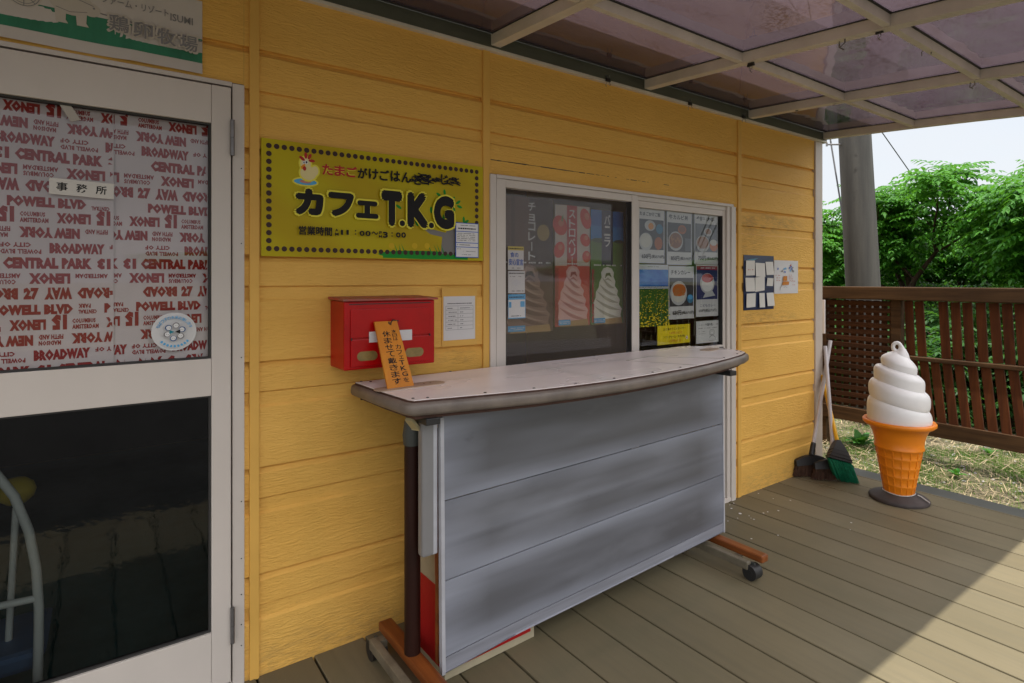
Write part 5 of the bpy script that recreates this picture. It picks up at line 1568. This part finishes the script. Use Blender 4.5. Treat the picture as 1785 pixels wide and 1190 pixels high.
# ================================================================== FENCE
XF = 5.40
fen = thing('wooden_fence', (XF, -.9, GZ), 'brown wooden fence with a lattice section and two rows of leaning slats beyond the deck', 'fence')
b = B(); b.box(XF - .045, XF + .045, -3.4, .62, 1.178, 1.288, m_rail, .008); b.build('top_rail', fen)
b = B(); b.box(XF - .03, XF + .03, -3.4, .62, .104, .222, m_rail, .006); b.build('bottom_rail', fen)
b = B(); b.box(XF - .035, XF + .035, -3.4, -.10, .693, .725, m_rail, .005); b.build('middle_rail', fen)
for y in (.54, -.062, -1.75, -3.36):
    b = B(); b.box(XF - .02, XF + .058, y - .038, y + .038, GZ - .1, 1.2, m_rail, .005); b.build('post', fen)
b = B(); b.box(XF - .062, XF - .045, .495, .535, .86, 1.165, m_handle, .002); tag(b.build('pale_batten', fen), 'pale batten nailed beside the lattice')
k = 0; z = 1.165
zl = []
while z > .25:
    b = B(); tl = random.uniform(-.006, .006)
    b.hexa([(XF - .016, -.03, z - .041 + tl), (XF - .002, -.03, z - .041 + tl), (XF - .002, .50, z - .041 - tl), (XF - .016, .50, z - .041 - tl), (XF - .016, -.03, z + tl), (XF - .002, -.03, z + tl), (XF - .002, .50, z - tl), (XF - .016, .50, z - tl)], m_lattice, .002)
    b.build('lattice_board', fen); zl.append(z); z -= .062
y = .485; j = 0
while y > -.02:
    b = B(); b.box(XF + .001, XF + .016, y - .043, y, .23, 1.17, m_lattice, .002); b.build('lattice_upright', fen); y -= .0615; j += 1
def slat(y0, z0, y1, z1, xo, yw=.060):
    b = B(); b.bar((XF + xo, y0, z0), (XF + xo, y1, z1), .018, yw, m_fence, up=(0, 1, 0), bev=.003); b.build('slat', fen)
ys_up = [-.145, -.220, -.383, -.461, -.537, -.620, -.701, -.779, -.851] + [-.93 - .079 * i for i in range(29)]
for y in ys_up: slat(y + random.uniform(-.003, .003), 1.175, y - .020 + random.uniform(-.006, .004), .728, .012)
ys_lo = [-.188, -.262, -.338, -.417, -.495, -.579, -.661, -.740, -.821] + [-.90 - .080 * i for i in range(30)]
for y in ys_lo: slat(y + .003, .694, y - .046 + random.uniform(-.005, .005), .218, -.006, .058)

# ================================================================== UTILITY POLE AND WIRES
pole = thing('utility_pole', (6.41, .56, GZ), 'tapering grey concrete utility pole rising behind the fence', 'pole')
def pc(z): return Vector((6.346 - .044 * (z - 1.3), .605 + .032 * (z - 1.3), z))
b = B(); zs = [GZ - .2, 1.3, 2.8, 5, 8]
b.tube([pc(z) for z in zs], [.162, .155, .147, .135, .12], m_conc, 40); b.build('shaft', pole)
m_hole = M('bolt_hole', (.05, .045, .04), .9, var=0)
for (px, py) in ((1491, 268), (1493, 292), (1495, 331)):
    c = pc(2.6); dv = (CAM - c); dv.z = 0; dv.normalize()
    p = at(px, py, 0, c.x + dv.x * .172); p = Vector((c.x, c.y, p.z)) + dv * .1485; b = B(); b.tube([p, p + dv * .0012], .012, m_hole, 12); b.build('bolt_hole', pole)
b = B(); c = pc(2.73); e = -_Rt
p0 = c + e * .13; p1 = c + e * .29
b.tube([p0, p1], .0085, m_hinge, 8); b.tube([p1 + Vector((0, 0, -.018)), p1 + Vector((0, 0, .018))], .010, m_hinge, 8); b.build('step_bolt', pole)
b = B(); b.box(5.75, 8.0, 1.05, 1.06, 7.2, 7.3, m_hinge); 
def wire(pts, r, label):
    b = B(); b.tube(pts, r, m_wire, 6); tag(b.build('cable'), label, 'cable')
def dpt(x, y, d): return CAM + (_F + _Rt * ((x - CX) / FPX) + Vector((0, 0, 1)) * ((HY - y) / FPX)) * d
q = dpt(1590, 305, 7.0); q2 = dpt(1725, 497, 8.2)
wire([q + (q - q2) * 3.2, q, q2, q2 + (q2 - q) * .75], .006, 'thin guy cable slanting down in front of the trees to the right of the pole')
q = dpt(1447, 240, 6.4); q2 = dpt(1466, 358, 6.15)
wire([q + (q - q2) * 4, q, q2, pc(1.75) - _Rt * .15], .009, 'thin cable dropping steeply to the pole from the upper left')
# three service lines over the yard in front of the cafe; the pane mirrors them
MIR = Vector((CAM.x, -CAM.y, CAM.z))
for i, ((x0, y0), (x1, y1)) in enumerate((((1206.5, 437.6), (1236, 367)), ((1215.9, 431.8), (1245.3, 367)), ((1225.3, 434), (1255.9, 367)))):
    wa, wb = wall(x0, y0, .01), wall(x1, y1, .01)
    pa = MIR + (wa - MIR) * 14; pb = MIR + (wb - MIR) * 8
    wire([pa + (pa - pb) * .35, pa, pb, pb + (pb - pa) * .8], .04, ['overhead line mirrored in the window, leftmost of the three', 'middle overhead line of the three mirrored in the window', 'overhead line mirrored in the window, nearest the frame'][i])

# ================================================================== TREES AND PLANTS
def pinnate(b, base, d, L_, pairs, m, droop=.5, lw=.028, ll=.085):
    """one compound leaf: leaflets in pairs along a drooping stalk"""
    d = Vector(d).normalized(); side = d.cross(Vector((0, 0, 1)))
    if side.length < .1: side = Vector((1, 0, 0))
    side.normalize(); p = Vector(base); v = d.copy(); st = L_ / pairs
    vs = []; fs = []
    def leaflet(p, dr, l, w):
        dr = dr.normalized(); up = Vector((random.uniform(-.3, .3), random.uniform(-.3, .3), 1)); s = dr.cross(up)
        if s.length < 1e-3: return
        s.normalize(); k = len(vs)
        sag = Vector((0, 0, -l * .25))
        vs.extend([p, p + dr * l * .45 + s * w, p + dr * l + sag, p + dr * l * .45 - s * w]); fs.append((k, k + 1, k + 2, k + 3))
    for i in range(pairs):
        f = (i + 1) / pairs
        v = (v + Vector((0, 0, -droop * st * 2.2))).normalized(); p = p + v * st
        sc = (.65 + .6 * math.sin(math.pi * min(1, f * .9 + .1))) * .8
        for sg in (-1, 1):
            leaflet(p, side * sg * .9 + v * .45 + Vector((0, 0, -.28)), ll * sc, lw * sc)
    leaflet(p, v, ll * .9, lw * .8)
    b.add(vs, fs, m)
def make_tree(loc, H, W, seed, label, dense=1.0, m=None, low=.35, leafs=9, tip=1.0):
    m = m or m_leaf
    rs = random.getstate(); random.seed(seed)
    t = thing('tree', loc, label, 'tree', 'leafy trees beyond the fence')
    L0 = Vector(loc); wood = B(); tips = []
    def grow(p, d, l, r, depth):
        pts = [p]; rr = [r]; q = p.copy(); dd = d.copy(); n = 4
        for i in range(n):
            dd = (dd + Vector((random.uniform(-.22, .22), random.uniform(-.22, .22), .10))).normalized()
            q = q + dd * (l / n); pts.append(q.copy()); rr.append(r * (1 - .45 * (i + 1) / n))
            if depth >= 2 and i >= 1: tips.append((q.copy(), dd.copy()))
        wood.tube(pts, rr, m_bark, 7 if depth < 2 else 5, False)
        if depth >= 3: tips.append((q, dd)); return
        k = random.choice((2, 3)) if depth else 4
        for i in range(k):
            a = 2 * math.pi * (i + random.random() * .6) / k
            sp = random.uniform(.55, .95) if depth else random.uniform(.45, .8)
            nd = (dd + Vector((math.cos(a), math.sin(a), .12)) * sp).normalized()
            grow(q, nd, l * random.uniform(.62, .82), rr[-1] * .8, depth + 1)
        if depth: grow(pts[2], (dd + Vector((random.uniform(-1, 1), random.uniform(-1, 1), .1))).normalized(), l * .6, rr[2] * .6, depth + 1)
    grow(L0 + Vector((0, 0, -.05)), Vector((random.uniform(-.1, .1), random.uniform(-.1, .1), 1)).normalized(), H * low, .02 + .016 * H, 0)
    zs = max(q.z for q, _ in tips) - L0.z; xs_ = max(math.hypot(q.x - L0.x, q.y - L0.y) for q, _ in tips)
    kz = (H - .15) / zs; kx = W / xs_
    def fit(v): return Vector((L0.x + (v.x - L0.x) * kx, L0.y + (v.y - L0.y) * kx, L0.z + (v.z - L0.z) * kz))
    wood.v = [fit(v) for v in wood.v]
    cr = B()
    for q, dd in tips:
        if random.random() > dense: continue
        q = fit(q); n = int(leafs * random.uniform(.6, 1.2))
        for i in range(n):
            a = 2 * math.pi * (i + random.random() * .5) / n; el = random.uniform(-.25, .75)
            pinnate(cr, q + Vector((random.uniform(-.06, .06), random.uniform(-.06, .06), random.uniform(-.06, .06))), (math.cos(a) + dd.x * .4, math.sin(a) + dd.y * .4, el), random.uniform(.26, .42) * tip, random.choice((5, 6, 7)), m, random.uniform(.5, 1.4), .026 * tip, .090 * tip)
    wood.build('trunk', t); cr.build('crown', t)
    random.setstate(rs); return t
def copy_thing(t, loc, rot, label, sc=(1, 1, 1)):
    r = t.copy(); col.objects.link(r); r.location = loc; r.rotation_euler = (0, 0, rot); r.scale = sc; r['label'] = label
    for ch in t.children:
        c = ch.copy(); col.objects.link(c); c.parent = r
    return r
t1 = make_tree((8.6, 1.0, GZ), 2.95, 1.5, 11, 'leafy green tree right behind the pole with a forked brown trunk', .8, leafs=8)
t2 = make_tree((9.3, -.05, GZ), 2.95, 1.55, 23, 'wide leafy tree at the right edge with branches showing against the sky', .75, leafs=8)
t3 = make_tree((10.2, 2.85, GZ), 2.62, 1.3, 37, 'rounded tree to the left of the pole beside the building corner', .9)
copy_thing(t1, (11.6, 1.35, GZ), 2.1, 'tree standing farther back between the two front trees', (1.0, 1.0, .88))
copy_thing(t2, (12.4, .55, GZ), 1.2, 'tree farther back at the right, half hidden by the front crown', (1.1, 1.1, .92))
copy_thing(t3, (8.2, -.95, GZ), 2.9, 'leafy tree just beyond the right border of the view', (1, 1, 1.05))
copy_thing(t2, (13.2, 3.0, GZ), 4.0, 'tree in the rear row seen through gaps of the crowns', (1.2, 1.2, .90))
copy_thing(t1, (12.8, 4.5, GZ), 5.0, 'tree in the rear row left of the pole by the building corner', (1.2, 1.2, .82))
def shrub(loc, H, W, seed, label, m):
    rs = random.getstate(); random.seed(seed)
    t = thing('shrub', loc, label, 'shrub', 'low shrubs behind the fence')
    w = B(); c = B(); L0 = Vector(loc)
    for i in range(16):
        a = random.random() * 6.28; rr = math.sqrt(random.random()) * W; top = L0 + Vector((rr * math.cos(a), rr * math.sin(a), H * random.uniform(.6, 1)))
        w.tube([L0 + Vector((rr * .3 * math.cos(a), rr * .3 * math.sin(a), -.03)), L0.lerp(top, .5) + Vector((0, 0, .1)), top], [.012, .008, .004], m_bark, 5, False)
        for k in range(9):
            q = L0.lerp(top, random.uniform(.15, 1)); q = Vector((top.x + random.uniform(-.25, .25), top.y + random.uniform(-.25, .25), q.z))
            for j in range(5):
                aa = random.random() * 6.28; pinnate(c, q, (math.cos(aa), math.sin(aa), random.uniform(-.1, .9)), random.uniform(.2, .34), 5, m, 1.2, .02, .08)
    w.build('stems', t); c.build('foliage', t)
    random.setstate(rs); return t
s1_ = shrub((7.4, -.30, GZ), 1.35, .75, 5, 'dark green shrub behind the leaning slats in the middle', m_leaf2)
for (x, y, r, lb, s_, h_) in ((7.5, 1.45, 1.0, 'dark shrub behind the pole base and the lattice', 1, 1), (7.6, .45, 2.0, 'dark shrub right of the pole behind the first slats', 1, .95), (8.0, -.9, 2.6, 'dark shrub behind the slats at the right edge', 1.1, 1),
    (8.9, 2.6, 3.2, 'low shrub left of the pole near the building corner', 1.2, 1.1), (9.6, .6, 4.4, 'shrub in the second row behind the middle slats', 1.2, 1.2), (9.9, 1.8, 5.5, 'shrub in the second row just behind the pole', 1.2, 1.2), (10.4, -.3, .5, 'shrub in the second row at the right edge', 1.3, 1.3),
    (11.6, 3.8, 1.5, 'low bush far back left of the pole', 1.3, 1.3), (12.6, 1.9, 2.5, 'low bush far back behind the front tree', 1.4, 1.35), (12.2, -.6, .7, 'low bush far back behind the slats at the right', 1.5, 1.4), (15.5, 1.6, 1.6, 'backmost bush beyond the last trees in the middle', 2.2, 1.6),
    (15.8, 3.4, 2.6, 'backmost bush beyond the last trees behind the pole', 2.2, 1.6), (15.2, 5.4, 3.6, 'backmost bush beyond the last trees by the corner', 2.2, 1.6), (15.6, .1, 5.6, 'backmost bush beyond the last trees at the right', 2.2, 1.6), (18.5, 2.6, 4.6, 'farthest bush closing the view along the horizon', 3.2, 1.9), (18.5, 5.9, .6, 'farthest bush closing the view left of the pole', 3.0, 1.9), (18.5, -.6, 1.6, 'farthest bush closing the view at the right edge', 3.0, 1.9)):
    copy_thing(s1_, (x, y, GZ), r, lb, (s_, s_, h_))
# row of trees across the yard, behind the photographer (seen in the panes)
for i, (x, y, s_) in enumerate(((4, -30, 1.0), (14, -27, .95), (25, -24, 1.05), (-8, -30, 1.1), (34, -19, 1.0), (9, -33, 1.15), (20, -31, 1.1))):
    copy_thing((t1, t2, t3)[i % 3], (x, y, GZ), i * 1.3, ['tree across the yard opposite the sliding window', 'tree across the yard opposite the wall corner', 'tree across the yard towards the fence side', 'tree across the yard opposite the office door', 'tree far along the yard past the fence end', 'tall tree in the back row across the yard', 'tallest tree in the back row across the yard'][i], (s_ * 2.6, s_ * 2.6, s_))

# broad leaved weed by the pole, and smaller ones in the dry grass
def weed(loc, n, L_, label, name='weed'):
    b = B(); L0 = Vector(loc)
    for i in range(n):
        a = 6.28 * i / n + random.uniform(-.3, .3); el = random.uniform(.5, 1.3); l = L_ * random.uniform(.7, 1.1)
        d_ = Vector((math.cos(a) * math.cos(el), math.sin(a) * math.cos(el), math.sin(el))); s = d_.cross(Vector((0, 0, 1))).normalized()
        vs = []; fs = []; K_ = 6
        for k in range(K_ + 1):
            f = k / K_; p = L0 + d_ * (l * f) + Vector((0, 0, -l * .35 * f * f)); wd = l * .13 * math.sin(math.pi * min(1, f * .92 + .08)) * (1 + .35 * (k % 2))
            vs += [p - s * wd + Vector((0, 0, wd * .3)), p, p + s * wd + Vector((0, 0, wd * .3))]
        for k in range(K_): fs += [(3 * k, 3 * k + 1, 3 * k + 4, 3 * k + 3), (3 * k + 1, 3 * k + 2, 3 * k + 5, 3 * k + 4)]
        b.add(vs, fs, m_weed)
    return tag(b.build(name), label, 'plant')
weed((5.50, .262, GZ), 26, .21, 'tufted broad leaved green weed growing by the foot of the pole')
wp = floor(1668, 832, GZ); weed((wp.x, wp.y, GZ + .01), 10, .10, 'small green weed in the dry grass below the slatted fence')
wp = floor(1725, 795, GZ); weed((wp.x, wp.y, GZ + .01), 9, .11, 'little weed under the fence near the right edge')
wp = floor(1455, 722, GZ); weed((wp.x, wp.y, GZ), 12, .22, 'green weed behind the brooms under the lattice fence')
b = B(); p0, p1 = floor(1452, 708, GZ + .03), floor(1492, 729, GZ + .02); b.tube([p0, p0.lerp(p1, .4) + Vector((0, 0, .03)), p1], .02, ink('stick_red', (.36, .10, .03)), 8)
tag(b.build('fallen_branch'), 'reddish fallen branch on the ground behind the brooms', 'branch')
# dry straw, grass and pebbles: nobody could count them
def inyard():
    while True:
        x = random.uniform(4.47, 8.6); y = random.uniform(-3.0, 1.6)
        near = 4.4 < x < 6.6 and -1.5 < y < .8
        if random.random() < (1.0 if near else .28): return x, y
b = B()
for i in range(5200):
    x, y = inyard(); a = random.random() * 6.28; l = random.uniform(.04, .19); el = random.uniform(-.05, .30); z = GZ + .008 + random.random() * .025
    d_ = Vector((math.cos(a), math.sin(a), el)); s = Vector((-math.sin(a), math.cos(a), 0)) * random.uniform(.0012, .0034)
    p = Vector((x, y, z + ground_h(x, y) - GZ)); q = p + d_ * l * .5 + Vector((random.uniform(-.015, .015), random.uniform(-.015, .015), .008)); e = p + d_ * l
    b.add([p - s, p + s, q + s, q - s, e], [(0, 1, 2, 3), (3, 2, 4)], m_straw)
tag(b.build('dry_straw'), 'pale dry straw scattered over the yard beyond the deck', 'straw', kind='stuff')
b = B()
patches = [(random.uniform(4.6, 8.2), random.uniform(-3, 1.4), random.uniform(.10, .32)) for _ in range(16)] + [(random.uniform(4.6, 6.4), random.uniform(-1.3, .6), random.uniform(.07, .2)) for _ in range(20)]
for i in range(16000):
    cx_, cy_, r_ = random.choice(patches); x = random.gauss(cx_, r_); y = random.gauss(cy_, r_)
    if x < 4.48: continue
    a = random.random() * 6.28; l = random.uniform(.02, .06); lean = random.uniform(.1, .9)
    s = Vector((-math.sin(a), math.cos(a), 0)) * .0028; p = Vector((x, y, ground_h(x, y))); e = p + Vector((math.cos(a) * lean, math.sin(a) * lean, 1)).normalized() * l
    b.add([p - s, p + s, e], [(0, 1, 2)], m_grass)
tag(b.build('grass'), 'short green grass growing in patches through the dry straw', 'grass', kind='stuff')
b = B()
for i in range(700):
    x, y = inyard(); r = random.uniform(.006, .022) * random.uniform(.6, 1); z = ground_h(x, y) + r * .3; vs = []
    for k in range(6):
        t_ = k * 1.047; vs.append((x + r * math.cos(t_) * random.uniform(.7, 1.1), y + r * math.sin(t_) * random.uniform(.7, 1.1), z))
    vs.append((x, y, z + r * .6)); b.add(vs, [(k, (k + 1) % 6, 6) for k in range(6)], m_stone)
tag(b.build('gravel'), 'small grey pebbles among the dry grass', 'gravel', kind='stuff')
